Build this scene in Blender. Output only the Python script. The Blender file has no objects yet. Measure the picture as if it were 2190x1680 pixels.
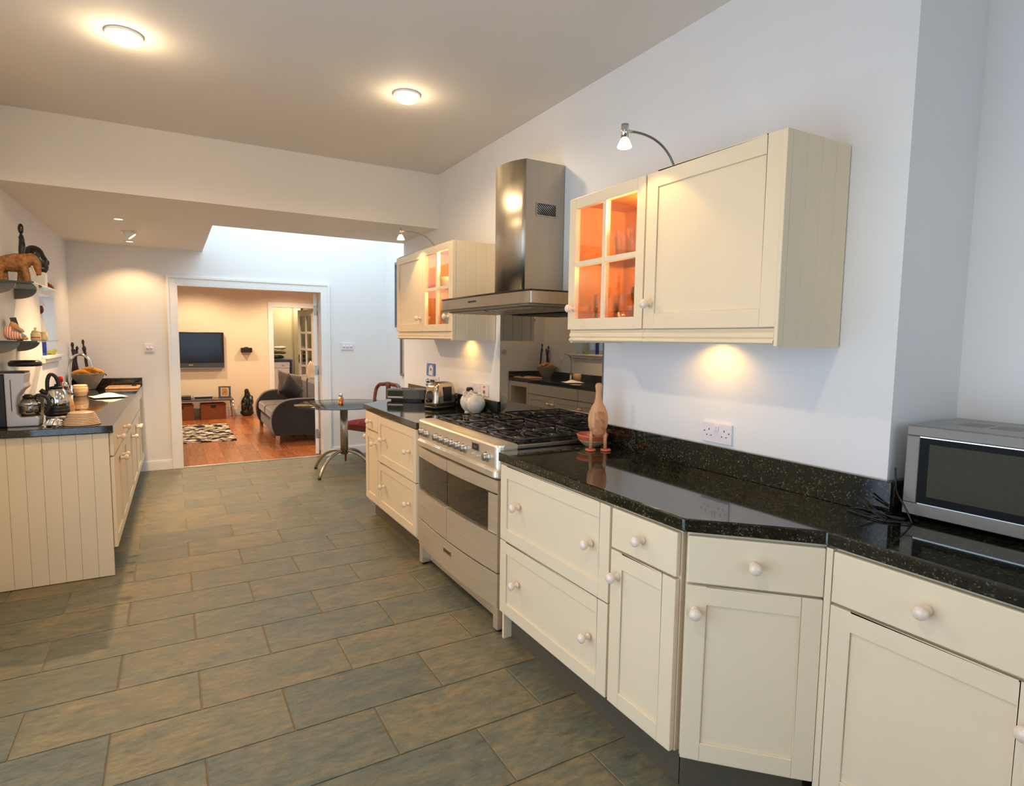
import bpy, bmesh, math, random
from mathutils import Vector, Matrix
random.seed(7)
PI = math.pi
SC = bpy.context.scene
COL = SC.collection

def lin(c):
    c = c / 255.0
    return c / 12.92 if c <= 0.04045 else ((c + 0.055) / 1.055) ** 2.4
def C(r, g, b): return (lin(r), lin(g), lin(b), 1.0)

# ------------------------------------------------------------------ camera
CAM_H = 1.445; YAW = 0.5226; PITCH = -0.0905; ROLL = -0.0133; FPX = 1266.4
cd = bpy.data.cameras.new('camera'); cam = bpy.data.objects.new('camera', cd); COL.objects.link(cam)
cd.sensor_fit = 'HORIZONTAL'; cd.sensor_width = 36.0; cd.lens = FPX / 2190 * 36.0; cd.clip_start = 0.05
_x = Vector((math.cos(YAW), -math.sin(YAW), 0)); _y = Vector((math.sin(YAW), math.cos(YAW), 0)); _z = Vector((0, 0, 1))
_d = _y * math.cos(PITCH) + _z * math.sin(PITCH); _u = -_y * math.sin(PITCH) + _z * math.cos(PITCH)
_r = _x * math.cos(ROLL) - _u * math.sin(ROLL); _up = _x * math.sin(ROLL) + _u * math.cos(ROLL)
_m = Matrix((_r, _up, -_d)).transposed().to_4x4(); _m.translation = Vector((0, 0, CAM_H))
cam.matrix_world = _m
SC.camera = cam

# ------------------------------------------------------------------ world, exposure
SC.view_settings.view_transform = 'Standard'; SC.view_settings.look = 'None'
SC.view_settings.gamma = 1.0; SC.view_settings.use_curve_mapping = False
SC.view_settings.exposure = 0.52
w = bpy.data.worlds.new('sky'); SC.world = w; w.use_nodes = True
bgn = w.node_tree.nodes['Background']; bgn.inputs[0].default_value = (0.62, 0.78, 1.0, 1); bgn.inputs[1].default_value = 1.0

# ------------------------------------------------------------------ large lights (daylight at the glazing)
def area(name, loc, direction, sx, sy, power, col):
    d = bpy.data.lights.new(name, 'AREA'); d.shape = 'RECTANGLE'; d.size = sx; d.size_y = sy; d.energy = power; d.color = col
    o = bpy.data.objects.new(name, d); COL.objects.link(o); o.location = loc
    o.rotation_euler = Vector(direction).to_track_quat('-Z', 'Y').to_euler()
    return o
def point(name, loc, power, col, r=0.03):
    d = bpy.data.lights.new(name, 'POINT'); d.energy = power; d.color = col; d.shadow_soft_size = r
    o = bpy.data.objects.new(name, d); COL.objects.link(o); o.location = loc; return o
def spot(name, loc, direction, power, col, ang=90, blend=0.5, r=0.02):
    d = bpy.data.lights.new(name, 'SPOT'); d.energy = power; d.color = col; d.spot_size = math.radians(ang); d.spot_blend = blend; d.shadow_soft_size = r
    o = bpy.data.objects.new(name, d); COL.objects.link(o); o.location = loc
    o.rotation_euler = Vector(direction).to_track_quat('-Z', 'Y').to_euler(); return o
DAY = (0.59, 0.76, 1.0); WARM = (1.0, 0.62, 0.30); WARM2 = (1.0, 0.76, 0.48); GLOW = (1.0, 0.62, 0.24); AMBER = (1.0, 0.56, 0.12)
area('daylight_patio', (-0.86, 1.35, 1.10), (1, 0.12, 0.0), 2.5, 1.95, 21.5, DAY)
area('daylight_rear', (0.75, -1.5, 1.45), (0, 1, 0), 2.4, 1.5, 6.5, DAY)
area('daylight_skylight', (1.345, 6.4, 3.18), (0, 0, -1), 1.95, 1.75, 27, (0.60, 0.80, 1.0))
area('daylight_niche', (-1.12, 6.22, 1.51), (1, 0, 0), 0.55, 0.45, 1.5, DAY)

# ------------------------------------------------------------------ mesh helpers
class MB:
    def __init__(s): s.v = []; s.f = []; s.sm = []
    def add(s, vs, fs, M=None, smooth=False):
        b = len(s.v)
        s.v += [tuple(M @ Vector(p)) if M is not None else tuple(p) for p in vs]
        for f in fs: s.f.append([b + i for i in f]); s.sm.append(smooth)
        return s
    def box(s, x0, x1, y0, y1, z0, z1, M=None):
        vs = [(x0, y0, z0), (x1, y0, z0), (x1, y1, z0), (x0, y1, z0), (x0, y0, z1), (x1, y0, z1), (x1, y1, z1), (x0, y1, z1)]
        return s.add(vs, [(3, 2, 1, 0), (4, 5, 6, 7), (0, 1, 5, 4), (1, 2, 6, 5), (2, 3, 7, 6), (3, 0, 4, 7)], M)
    def prism(s, pts, z0, z1, M=None, smooth=False):
        n = len(pts)
        vs = [(p[0], p[1], z0) for p in pts] + [(p[0], p[1], z1) for p in pts]
        s.add(vs, [tuple(range(n - 1, -1, -1)), tuple(range(n, 2 * n))], M)
        return s.add(vs, [(i, (i + 1) % n, n + (i + 1) % n, n + i) for i in range(n)], M, smooth)
    def lathe(s, prof, seg=24, M=None, smooth=True, sx=1.0, sy=1.0, cap=True):
        vs = []; fs = []; n = len(prof)
        for r, z in prof:
            for k in range(seg):
                a = 2 * PI * k / seg; vs.append((r * math.cos(a) * sx, r * math.sin(a) * sy, z))
        for i in range(n - 1):
            for k in range(seg):
                k2 = (k + 1) % seg; fs.append((i * seg + k, i * seg + k2, (i + 1) * seg + k2, (i + 1) * seg + k))
        s.add(vs, fs, M, smooth)
        if cap and prof[0][0] > 1e-5: s.add(vs[:seg], [tuple(range(seg - 1, -1, -1))], M)
        if cap and prof[-1][0] > 1e-5: s.add(vs[-seg:], [tuple(range(seg))], M)
        return s
    def tube(s, path, r, seg=8, M=None):
        P = [Vector(p) for p in path]; n = len(P); R = r if isinstance(r, (list, tuple)) else [r] * n
        vs = []; fs = []; up = None
        for i, p in enumerate(P):
            t = (P[min(i + 1, n - 1)] - P[max(i - 1, 0)]).normalized()
            if up is None:
                up = Vector((0, 0, 1)) if abs(t.z) < 0.9 else Vector((1, 0, 0))
            a = t.cross(up).normalized(); up = a.cross(t).normalized()
            for k in range(seg):
                g = 2 * PI * k / seg; vs.append(tuple(p + (a * math.cos(g) + up * math.sin(g)) * R[i]))
        for i in range(n - 1):
            for k in range(seg):
                k2 = (k + 1) % seg; fs.append((i * seg + k, i * seg + k2, (i + 1) * seg + k2, (i + 1) * seg + k))
        s.add(vs, fs, M, True)
        s.add(vs[:seg], [tuple(range(seg))], M); s.add(vs[-seg:], [tuple(range(seg))], M)
        return s
    def ell(s, c, r, seg=14, rings=9, M=None, rot=None):
        if not isinstance(r, (list, tuple)): r = (r, r, r)
        Q = Matrix.Translation(c)
        if rot is not None: Q = Q @ rot
        if M is not None: Q = M @ Q
        vs = [(0, 0, -r[2])]; fs = []
        for i in range(1, rings):
            a = -PI / 2 + PI * i / rings
            for k in range(seg):
                b = 2 * PI * k / seg; vs.append((r[0] * math.cos(a) * math.cos(b), r[1] * math.cos(a) * math.sin(b), r[2] * math.sin(a)))
        vs.append((0, 0, r[2])); L = len(vs) - 1
        for k in range(seg):
            k2 = (k + 1) % seg
            fs.append((0, 1 + k2, 1 + k)); fs.append((L, 1 + (rings - 2) * seg + k, 1 + (rings - 2) * seg + k2))
            for i in range(rings - 2):
                fs.append((1 + i * seg + k, 1 + i * seg + k2, 1 + (i + 1) * seg + k2, 1 + (i + 1) * seg + k))
        return s.add(vs, fs, Q, True)
    def grid(s, fn, nu, nv, M=None, smooth=True):
        vs = [fn(i / nu, j / nv) for j in range(nv + 1) for i in range(nu + 1)]
        fs = [(j * (nu + 1) + i, j * (nu + 1) + i + 1, (j + 1) * (nu + 1) + i + 1, (j + 1) * (nu + 1) + i) for j in range(nv) for i in range(nu)]
        return s.add(vs, fs, M, smooth)
    def mesh(s, name):
        me = bpy.data.meshes.new(name); me.from_pydata(s.v, [], s.f)
        me.polygons.foreach_set('use_smooth', s.sm)
        bm = bmesh.new(); bm.from_mesh(me); bmesh.ops.remove_doubles(bm, verts=bm.verts, dist=1e-6)
        bmesh.ops.recalc_face_normals(bm, faces=bm.faces); bm.to_mesh(me); bm.free()
        return me

def rz(a): return Matrix.Rotation(a, 4, 'Z')
def rx(a): return Matrix.Rotation(a, 4, 'X')
def ry(a): return Matrix.Rotation(a, 4, 'Y')
def tr(x, y, z): return Matrix.Translation((x, y, z))

def thing(name, label, cat, loc=(0, 0, 0), rotz=0.0, group=None):
    o = bpy.data.objects.new(name, None); COL.objects.link(o); o.empty_display_size = 0.05
    o.location = loc; o.rotation_euler = (0, 0, rotz); o['label'] = label; o['category'] = cat
    if group: o['group'] = group
    return o
def put(name, mb, mat, parent=None, loc=(0, 0, 0), rot=(0, 0, 0), bevel=0.0, seg=2, sub=0, remesh=0.0, label=None, kind=None, smooth=None, solid=0.0):
    me = mb if isinstance(mb, bpy.types.Mesh) else mb.mesh(name)
    if not me.materials: me.materials.append(mat)
    o = bpy.data.objects.new(name, me); COL.objects.link(o)
    o.location = loc; o.rotation_euler = rot; o.parent = parent
    if solid:
        m = o.modifiers.new('solid', 'SOLIDIFY'); m.thickness = solid; m.offset = 0
    if remesh:
        m = o.modifiers.new('remesh', 'REMESH'); m.mode = 'VOXEL'; m.voxel_size = remesh; m.use_smooth_shade = True
        m2 = o.modifiers.new('sm', 'SMOOTH'); m2.iterations = 4; m2.factor = 0.5
    if sub:
        m = o.modifiers.new('sub', 'SUBSURF'); m.levels = sub; m.render_levels = sub
    if bevel:
        m = o.modifiers.new('bevel', 'BEVEL'); m.width = bevel; m.segments = seg; m.limit_method = 'ANGLE'; m.angle_limit = math.radians(40)
        try: m.harden_normals = False
        except Exception: pass
    if label: o['label'] = label
    if kind: o['kind'] = kind
    return o
def tag(o, label, cat, group=None):
    o['label'] = label; o['category'] = cat
    if group: o['group'] = group
    return o
def struct(name, mb, mat, parent=None, label=None, **k):
    o = put(name, mb, mat, parent, **k)
    if parent is None: o['kind'] = 'structure'
    if label: o['label'] = label
    return o
def copy_tree(o, parent=None):
    c = o.copy(); COL.objects.link(c); c.parent = parent
    for ch in list(o.children): copy_tree(ch, c)
    return c
def text_mesh(txt, size, depth=0.0006):
    cu = bpy.data.curves.new('t', 'FONT'); cu.body = txt; cu.size = size; cu.extrude = depth; cu.align_x = 'CENTER'; cu.align_y = 'CENTER'
    ob = bpy.data.objects.new('t', cu); COL.objects.link(ob)
    bpy.context.view_layer.update()
    me = bpy.data.meshes.new_from_object(ob.evaluated_get(bpy.context.evaluated_depsgraph_get()))
    bpy.data.objects.remove(ob); me.materials.clear(); return me

# ------------------------------------------------------------------ materials
def newmat(name):
    m = bpy.data.materials.new(name); m.use_nodes = True; nt = m.node_tree
    return m, nt, nt.nodes['Principled BSDF'], nt.nodes['Material Output']
def N(nt, t, **kw):
    n = nt.nodes.new(t)
    for k, v in kw.items(): setattr(n, k, v)
    return n
def ramp(nt, stops):
    r = N(nt, 'ShaderNodeValToRGB'); e = r.color_ramp.elements
    while len(e) < len(stops): e.new(0.5)
    for i, (p, c) in enumerate(stops): e[i].position = p; e[i].color = c
    return r
def noise(nt, vec, scale, detail=4, rough=0.55, dist=0.0):
    n = N(nt, 'ShaderNodeTexNoise'); n.inputs['Scale'].default_value = scale; n.inputs['Detail'].default_value = detail
    n.inputs['Roughness'].default_value = rough; n.inputs['Distortion'].default_value = dist
    if vec is not None: nt.links.new(vec, n.inputs['Vector'])
    return n
def coords(nt, scale=(1, 1, 1), kind='Object', random_off=False):
    tc = N(nt, 'ShaderNodeTexCoord'); mp = N(nt, 'ShaderNodeMapping'); mp.inputs['Scale'].default_value = scale
    nt.links.new(tc.outputs[kind], mp.inputs['Vector'])
    if random_off:
        oi = N(nt, 'ShaderNodeObjectInfo'); mu = N(nt, 'ShaderNodeMath', operation='MULTIPLY'); mu.inputs[1].default_value = 37.0
        nt.links.new(oi.outputs['Random'], mu.inputs[0]); cx = N(nt, 'ShaderNodeCombineXYZ')
        for i in range(3): nt.links.new(mu.outputs[0], cx.inputs[i])
        nt.links.new(cx.outputs[0], mp.inputs['Location'])
    return mp.outputs[0]
def bump(nt, b, h, strength, dist=0.002):
    bp = N(nt, 'ShaderNodeBump'); bp.inputs['Strength'].default_value = strength; bp.inputs['Distance'].default_value = dist
    nt.links.new(h, bp.inputs['Height']); nt.links.new(bp.outputs[0], b.inputs['Normal'])
def pm(name, col, rough=0.5, metal=0.0, var=0.06, scale=9.0, stretch=(1, 1, 1), bmp=0.0, bscale=60.0, spec=0.5, coat=0.0, sheen=0.0):
    m, nt, b, out = newmat(name)
    v = coords(nt, stretch); n = noise(nt, v, scale)
    lo = tuple(c * (1 - var) for c in col[:3]) + (1,); hi = tuple(min(1, c * (1 + var)) for c in col[:3]) + (1,)
    r = ramp(nt, [(0.3, lo), (0.7, hi)]); nt.links.new(n.outputs[0], r.inputs[0]); nt.links.new(r.outputs[0], b.inputs['Base Color'])
    b.inputs['Roughness'].default_value = rough; b.inputs['Metallic'].default_value = metal
    b.inputs['Specular IOR Level'].default_value = spec; b.inputs['Coat Weight'].default_value = coat; b.inputs['Coat Roughness'].default_value = 0.08
    if sheen: b.inputs['Sheen Weight'].default_value = sheen
    if bmp:
        n2 = noise(nt, v, bscale, 3); bump(nt, b, n2.outputs[0], bmp)
    return m
def emit(name, col, strength):
    m, nt, b, out = newmat(name); b.inputs['Base Color'].default_value = col
    b.inputs['Emission Color'].default_value = col; b.inputs['Emission Strength'].default_value = strength; return m
def thinglass(name, tint, fac=0.10, rough=0.02, gcol=(1, 1, 1, 1), k=0.9):
    m, nt, b, out = newmat(name); nt.nodes.remove(b)
    t = N(nt, 'ShaderNodeBsdfTransparent'); t.inputs[0].default_value = tint
    g = N(nt, 'ShaderNodeBsdfGlossy'); g.inputs['Roughness'].default_value = rough; g.inputs[0].default_value = gcol
    lw = N(nt, 'ShaderNodeFresnel'); lw.inputs[0].default_value = 1.5
    mm = N(nt, 'ShaderNodeMath', operation='MULTIPLY_ADD'); mm.inputs[1].default_value = k; mm.inputs[2].default_value = fac; mm.use_clamp = True
    nt.links.new(lw.outputs[0], mm.inputs[0])
    mx = N(nt, 'ShaderNodeMixShader'); nt.links.new(mm.outputs[0], mx.inputs[0]); nt.links.new(t.outputs[0], mx.inputs[1]); nt.links.new(g.outputs[0], mx.inputs[2])
    nt.links.new(mx.outputs[0], out.inputs['Surface']); return m
def steel(name, col, rough, stretch, metal=1.0):
    m, nt, b, out = newmat(name)
    v = coords(nt, stretch); n = noise(nt, v, 6.0, 5, 0.6)
    r = ramp(nt, [(0.25, tuple(c * 0.86 for c in col[:3]) + (1,)), (0.75, col)]); nt.links.new(n.outputs[0], r.inputs[0]); nt.links.new(r.outputs[0], b.inputs['Base Color'])
    rr = N(nt, 'ShaderNodeMapRange'); rr.inputs['To Min'].default_value = rough * 0.8; rr.inputs['To Max'].default_value = rough * 1.3
    nt.links.new(n.outputs[0], rr.inputs[0]); nt.links.new(rr.outputs[0], b.inputs['Roughness'])
    b.inputs['Metallic'].default_value = metal; b.inputs['Anisotropic'].default_value = 0.4
    bump(nt, b, n.outputs[0], 0.05, 0.001); return m

WALL = pm('wall_paint', C(234, 231, 227), 0.62, var=0.012, scale=3, bmp=0.06, bscale=140, spec=0.3)
CEIL = pm('ceiling_paint', C(224, 217, 206), 0.75, var=0.012, scale=2, bmp=0.04, bscale=120, spec=0.2)
SOFFIT_LIT = pm('soffit_paint_lit', C(238, 230, 216), 0.75, var=0.012, scale=2, bmp=0.04, bscale=120, spec=0.2)  # ceiling paint made lighter, standing in for light the soffit lacks
TRIM = pm('white_gloss_paint', C(240, 237, 232), 0.32, var=0.01, scale=5)
CREAM = pm('cream_lacquer', C(234, 214, 180), 0.36, var=0.015, scale=5, spec=0.45)
KNOB = pm('cream_ceramic', C(238, 216, 194), 0.14, var=0.02, scale=30, coat=0.5)
PLINTH = pm('plinth_grey_brown', C(104, 95, 80), 0.34, metal=0.35, var=0.05, scale=14, stretch=(1, 6, 1))
STEEL = steel('brushed_steel', C(186, 178, 166), 0.32, (1, 14, 1))
STEELV = steel('brushed_steel_hood', C(190, 178, 160), 0.36, (3, 3, 0.6))
STEELH = steel('brushed_steel_cooker', C(248, 234, 210), 0.33, (0.7, 1, 12), 0.8)
CHROME = pm('polished_chrome', C(214, 212, 208), 0.10, metal=1.0, var=0.02)
BLACKE = pm('black_enamel', C(16, 16, 15), 0.16, var=0.1, coat=0.4)
IRON = pm('cast_iron', C(22, 22, 21), 0.34, var=0.15, bmp=0.15, bscale=200)
BLACKP = pm('black_plastic', C(22, 22, 23), 0.35, var=0.08)
GREYP = pm('charcoal_plastic', C(64, 66, 66), 0.42, var=0.05)
GREYM = pm('warm_grey_metal', C(120, 116, 106), 0.35, metal=0.7, var=0.05)
PLATEW = pm('white_switch_plastic', C(232, 226, 228), 0.3, var=0.01)
PANE = thinglass('clear_pane', (0.97, 0.98, 0.97, 1), 0.0)
TINTG = thinglass('smoked_table_glass', (0.42, 0.47, 0.46, 1), 0.10, 0.02, (0.62, 0.64, 0.62, 1))
SHELFG = thinglass('glass_shelf', (0.70, 0.80, 0.76, 1), 0.12)
FLUTE = thinglass('fluted_glass', (0.95, 0.93, 0.90, 1), 0.10, 0.08)
GLASSW = thinglass('drinking_glass', (0.96, 0.96, 0.95, 1), 0.06)
WHITEC = pm('white_glaze', C(236, 228, 212), 0.12, var=0.03, coat=0.6)
DKWOOD = pm('ebony_wood', C(30, 20, 18), 0.24, var=0.25, scale=20, coat=0.3)
MAHOG = pm('mahogany', C(112, 48, 26), 0.25, var=0.2, scale=12, stretch=(1, 1, 5), coat=0.3)
TERRA = pm('terracotta', C(206, 104, 66), 0.35, var=0.08, coat=0.3)
PALEW = pm('pale_turned_wood', C(212, 158, 108), 0.5, var=0.12, scale=18, stretch=(4, 4, 0.6))
GOLDW = pm('carved_wood', C(146, 96, 48), 0.6, var=0.5, scale=60, bmp=1.0, bscale=90)
SOFA = pm('charcoal_upholstery', C(46, 44, 43), 0.9, var=0.15, scale=40, bmp=0.3, bscale=300, sheen=0.4)
SOFA2 = pm('brown_velvet', C(84, 66, 58), 0.9, var=0.15, scale=30, bmp=0.2, bscale=260, sheen=0.6)
CUSHB = pm('black_cushion_fabric', C(34, 28, 27), 0.95, var=0.2, scale=40, sheen=0.3)
CUSHC = pm('cream_cushion_fabric', C(240, 214, 178), 0.9, var=0.04, scale=20)
LRWALL = pm('living_room_paint', C(238, 220, 192), 0.65, var=0.015, scale=3, bmp=0.05, bscale=120)
UTIL = pm('utility_paint', C(206, 200, 170), 0.65, var=0.02, scale=3)
ALU = pm('aluminium_strip', C(205, 202, 198), 0.3, metal=0.9, var=0.1, scale=40)
BAMP = emit('bulb_glow', (1.0, 0.86, 0.55, 1), 9.0)
BAMP2 = emit('halogen_glow', (1.0, 0.74, 0.42, 1), 6.0)

def granite():
    m, nt, b, out = newmat('dark_green_granite')
    v = coords(nt, (1, 1, 1))
    vo = N(nt, 'ShaderNodeTexVoronoi'); vo.inputs['Scale'].default_value = 240; vo.inputs['Randomness'].default_value = 1.0; nt.links.new(v, vo.inputs['Vector'])
    sep = N(nt, 'ShaderNodeSeparateColor'); nt.links.new(vo.outputs['Color'], sep.inputs[0])
    r = ramp(nt, [(0.0, C(10, 12, 10)), (0.45, C(20, 23, 18)), (0.72, C(32, 36, 28)), (0.90, C(54, 55, 42)), (0.985, C(104, 102, 84))])
    r.color_ramp.interpolation = 'LINEAR'
    nt.links.new(sep.outputs[0], r.inputs[0])
    n = noise(nt, v, 26, 5); r2 = ramp(nt, [(0.35, (0.35, 0.38, 0.36, 1)), (0.7, (1.15, 1.1, 0.95, 1))]); nt.links.new(n.outputs[0], r2.inputs[0])
    mx = N(nt, 'ShaderNodeMix', data_type='RGBA', blend_type='MULTIPLY'); mx.inputs[0].default_value = 1.0
    nt.links.new(r.outputs[0], mx.inputs[6]); nt.links.new(r2.outputs[0], mx.inputs[7]); nt.links.new(mx.outputs[2], b.inputs['Base Color'])
    b.inputs['Roughness'].default_value = 0.06; b.inputs['IOR'].default_value = 1.62; b.inputs['Specular IOR Level'].default_value = 0.6
    return m
GRAN = granite()

def slate():
    m, nt, b, out = newmat('riven_slate_tile')
    v = coords(nt, (1, 1, 1), 'Object', True)
    v2 = coords(nt, (1.0, 2.6, 1.0), 'Object', True)
    n1 = noise(nt, v2, 4.5, 7, 0.68, 0.7); n2 = noise(nt, v2, 17.0, 8, 0.72, 0.3); n3 = noise(nt, v, 90, 4, 0.6)
    r1 = ramp(nt, [(0.25, C(112, 120, 110)), (0.44, C(134, 134, 118)), (0.58, C(156, 144, 116)), (0.76, C(178, 150, 110))]); nt.links.new(n1.outputs[0], r1.inputs[0])
    r2 = ramp(nt, [(0.30, C(112, 118, 112)), (0.52, C(204, 204, 197)), (0.72, C(255, 246, 228))]); nt.links.new(n2.outputs[0], r2.inputs[0])
    mx = N(nt, 'ShaderNodeMix', data_type='RGBA', blend_type='MULTIPLY'); mx.inputs[0].default_value = 0.75
    nt.links.new(r1.outputs[0], mx.inputs[6]); nt.links.new(r2.outputs[0], mx.inputs[7])
    oi = N(nt, 'ShaderNodeObjectInfo'); r3 = ramp(nt, [(0.0, C(214, 222, 220)), (0.5, C(234, 234, 226)), (1.0, C(250, 240, 220))]); nt.links.new(oi.outputs['Random'], r3.inputs[0])
    mx2 = N(nt, 'ShaderNodeMix', data_type='RGBA', blend_type='MULTIPLY'); mx2.inputs[0].default_value = 1.0
    nt.links.new(mx.outputs[2], mx2.inputs[6]); nt.links.new(r3.outputs[0], mx2.inputs[7]); nt.links.new(mx2.outputs[2], b.inputs['Base Color'])
    rr = N(nt, 'ShaderNodeMapRange'); rr.inputs['To Min'].default_value = 0.26; rr.inputs['To Max'].default_value = 0.52
    nt.links.new(n2.outputs[0], rr.inputs[0]); nt.links.new(rr.outputs[0], b.inputs['Roughness'])
    ad = N(nt, 'ShaderNodeMath', operation='ADD'); mu = N(nt, 'ShaderNodeMath', operation='MULTIPLY'); mu.inputs[1].default_value = 0.25
    nt.links.new(n3.outputs[0], mu.inputs[0]); nt.links.new(n2.outputs[0], ad.inputs[0]); nt.links.new(mu.outputs[0], ad.inputs[1])
    bump(nt, b, ad.outputs[0], 0.55, 0.006); b.inputs['Specular IOR Level'].default_value = 0.55
    return m
SLATE = slate()
GROUT = pm('sand_grout', C(150, 124, 88), 0.85, var=0.08, scale=30)

def woodmat(name, a, bcol, c, rough, stretch, scale=5, rnd=True):
    m, nt, b, out = newmat(name)
    v = coords(nt, stretch, 'Object', rnd); n = noise(nt, v, scale, 6, 0.6, 1.2)
    r = ramp(nt, [(0.28, a), (0.5, bcol), (0.72, c)]); nt.links.new(n.outputs[0], r.inputs[0])
    if rnd:
        oi = N(nt, 'ShaderNodeObjectInfo'); r3 = ramp(nt, [(0.0, C(205, 195, 190)), (1.0, C(255, 250, 245))]); nt.links.new(oi.outputs['Random'], r3.inputs[0])
        mx = N(nt, 'ShaderNodeMix', data_type='RGBA', blend_type='MULTIPLY'); mx.inputs[0].default_value = 1.0
        nt.links.new(r.outputs[0], mx.inputs[6]); nt.links.new(r3.outputs[0], mx.inputs[7]); nt.links.new(mx.outputs[2], b.inputs['Base Color'])
    else: nt.links.new(r.outputs[0], b.inputs['Base Color'])
    b.inputs['Roughness'].default_value = rough; bump(nt, b, n.outputs[0], 0.06, 0.002); return m
OAK = woodmat('oak_boards', C(168, 96, 52), C(196, 120, 70), C(216, 146, 92), 0.22, (6, 0.8, 1))
PINE = woodmat('orange_pine', C(176, 102, 46), C(204, 126, 62), C(220, 150, 84), 0.4, (8, 8, 0.8), 4, False)
BOARDW = woodmat('beech_board', C(206, 150, 96), C(222, 170, 114), C(232, 186, 130), 0.45, (8, 1, 1), 5, False)

def mirror_black(name='black_glass_splashback', k=0.21):
    m, nt, b, out = newmat(name)
    b.inputs['Base Color'].default_value = (0.012, 0.012, 0.011, 1); b.inputs['Roughness'].default_value = 0.015
    g = N(nt, 'ShaderNodeBsdfGlossy'); g.inputs['Roughness'].default_value = 0.012; g.inputs[0].default_value = (0.80, 0.76, 0.66, 1)
    n = noise(nt, coords(nt), 3, 2); rr = N(nt, 'ShaderNodeMapRange'); rr.inputs['To Min'].default_value = k; rr.inputs['To Max'].default_value = k * 1.1
    nt.links.new(n.outputs[0], rr.inputs[0])
    mx = N(nt, 'ShaderNodeMixShader'); nt.links.new(rr.outputs[0], mx.inputs[0]); nt.links.new(b.outputs[0], mx.inputs[1]); nt.links.new(g.outputs[0], mx.inputs[2])
    nt.links.new(mx.outputs[0], out.inputs['Surface']); return m
MIRRB = mirror_black()
OVENG = mirror_black('oven_door_glass', 0.11)

def patternmat(name, stops, scale, rough=0.8, kind='noise', stretch=(1, 1, 1), bmp=0.0, coord='Object'):
    m, nt, b, out = newmat(name); v = coords(nt, stretch, coord)
    if kind == 'noise': n = noise(nt, v, scale, 2, 0.5); o = n.outputs[0]
    elif kind == 'voronoi':
        n = N(nt, 'ShaderNodeTexVoronoi'); n.inputs['Scale'].default_value = scale; nt.links.new(v, n.inputs['Vector'])
        s = N(nt, 'ShaderNodeSeparateColor'); nt.links.new(n.outputs['Color'], s.inputs[0]); o = s.outputs[0]
    elif kind == 'wave':
        n = N(nt, 'ShaderNodeTexWave'); n.inputs['Scale'].default_value = scale; n.inputs['Distortion'].default_value = 1.5; n.inputs['Detail'].default_value = 1
        nt.links.new(v, n.inputs['Vector']); o = n.outputs['Fac']
    elif kind == 'dots':
        n = N(nt, 'ShaderNodeTexVoronoi'); n.inputs['Scale'].default_value = scale; nt.links.new(v, n.inputs['Vector']); o = n.outputs['Distance']
    else:
        n = N(nt, 'ShaderNodeTexChecker'); n.inputs['Scale'].default_value = scale; nt.links.new(v, n.inputs['Vector']); o = n.outputs['Fac']
    r = ramp(nt, stops); r.color_ramp.interpolation = 'CONSTANT' if kind in ('voronoi', 'check') else 'LINEAR'
    nt.links.new(o, r.inputs[0]); nt.links.new(r.outputs[0], b.inputs['Base Color']); b.inputs['Roughness'].default_value = rough
    if bmp: bump(nt, b, o, bmp, 0.004)
    return m
RUG = patternmat('spotted_rug', [(0.0, C(26, 24, 30)), (0.50, C(30, 28, 34)), (0.54, C(232, 214, 190)), (1.0, C(246, 232, 212))], 7.5, 0.95, 'noise', (1.0, 1.4, 1))
WICK = patternmat('wicker', [(0.0, C(120, 62, 34)), (0.5, C(168, 96, 58)), (1.0, C(196, 124, 80))], 60, 0.6, 'wave', (1, 1, 3), 0.8)
REDFAB = patternmat('red_damask', [(0.0, C(150, 34, 30)), (0.55, C(172, 44, 38)), (0.62, C(176, 130, 80)), (1.0, C(190, 150, 96))], 9, 0.85)
FOIL = pm('crumpled_foil', C(214, 206, 200), 0.22, metal=1.0, var=0.05, bmp=1.0, bscale=45)
# ================================================================== STRUCTURE
W = 1.946; XR = 2.36; D = 7.30; ZC = 2.775; ZS = 2.343; YB = 4.633
SH = 0.0125
def wlx(y): return -0.88 + SH * (y - 5.9)

floor_o = struct('floor', MB().box(-1.05, 2.46, -1.7, D, -0.06, -0.005), GROUT)
# slate tiles, running bond, every one its own piece
TL, TS, TX, TY = 0.5872, 0.3055, 0.0584, 3.3954
G = 0.0025
def tile_mesh(w, h):
    m = MB(); c = 0.003; t = 0.0
    lo = -0.008
    vs = [(-w/2, -h/2, lo), (w/2, -h/2, lo), (w/2, h/2, lo), (-w/2, h/2, lo),
          (-w/2, -h/2, t - 0.0015), (w/2, -h/2, t - 0.0015), (w/2, h/2, t - 0.0015), (-w/2, h/2, t - 0.0015),
          (-w/2 + c, -h/2 + c, t), (w/2 - c, -h/2 + c, t), (w/2 - c, h/2 - c, t), (-w/2 + c, h/2 - c, t)]
    fs = [(8, 9, 10, 11)] + [(a, (a + 1) % 4, 4 + (a + 1) % 4, 4 + a) for a in range(4)] + [(4 + a, 4 + (a + 1) % 4, 8 + (a + 1) % 4, 8 + a) for a in range(4)]
    return m.add(vs, fs).mesh('tile')
full = tile_mesh(TL - 2 * G, TS - 2 * G); full.materials.append(SLATE)
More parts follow.
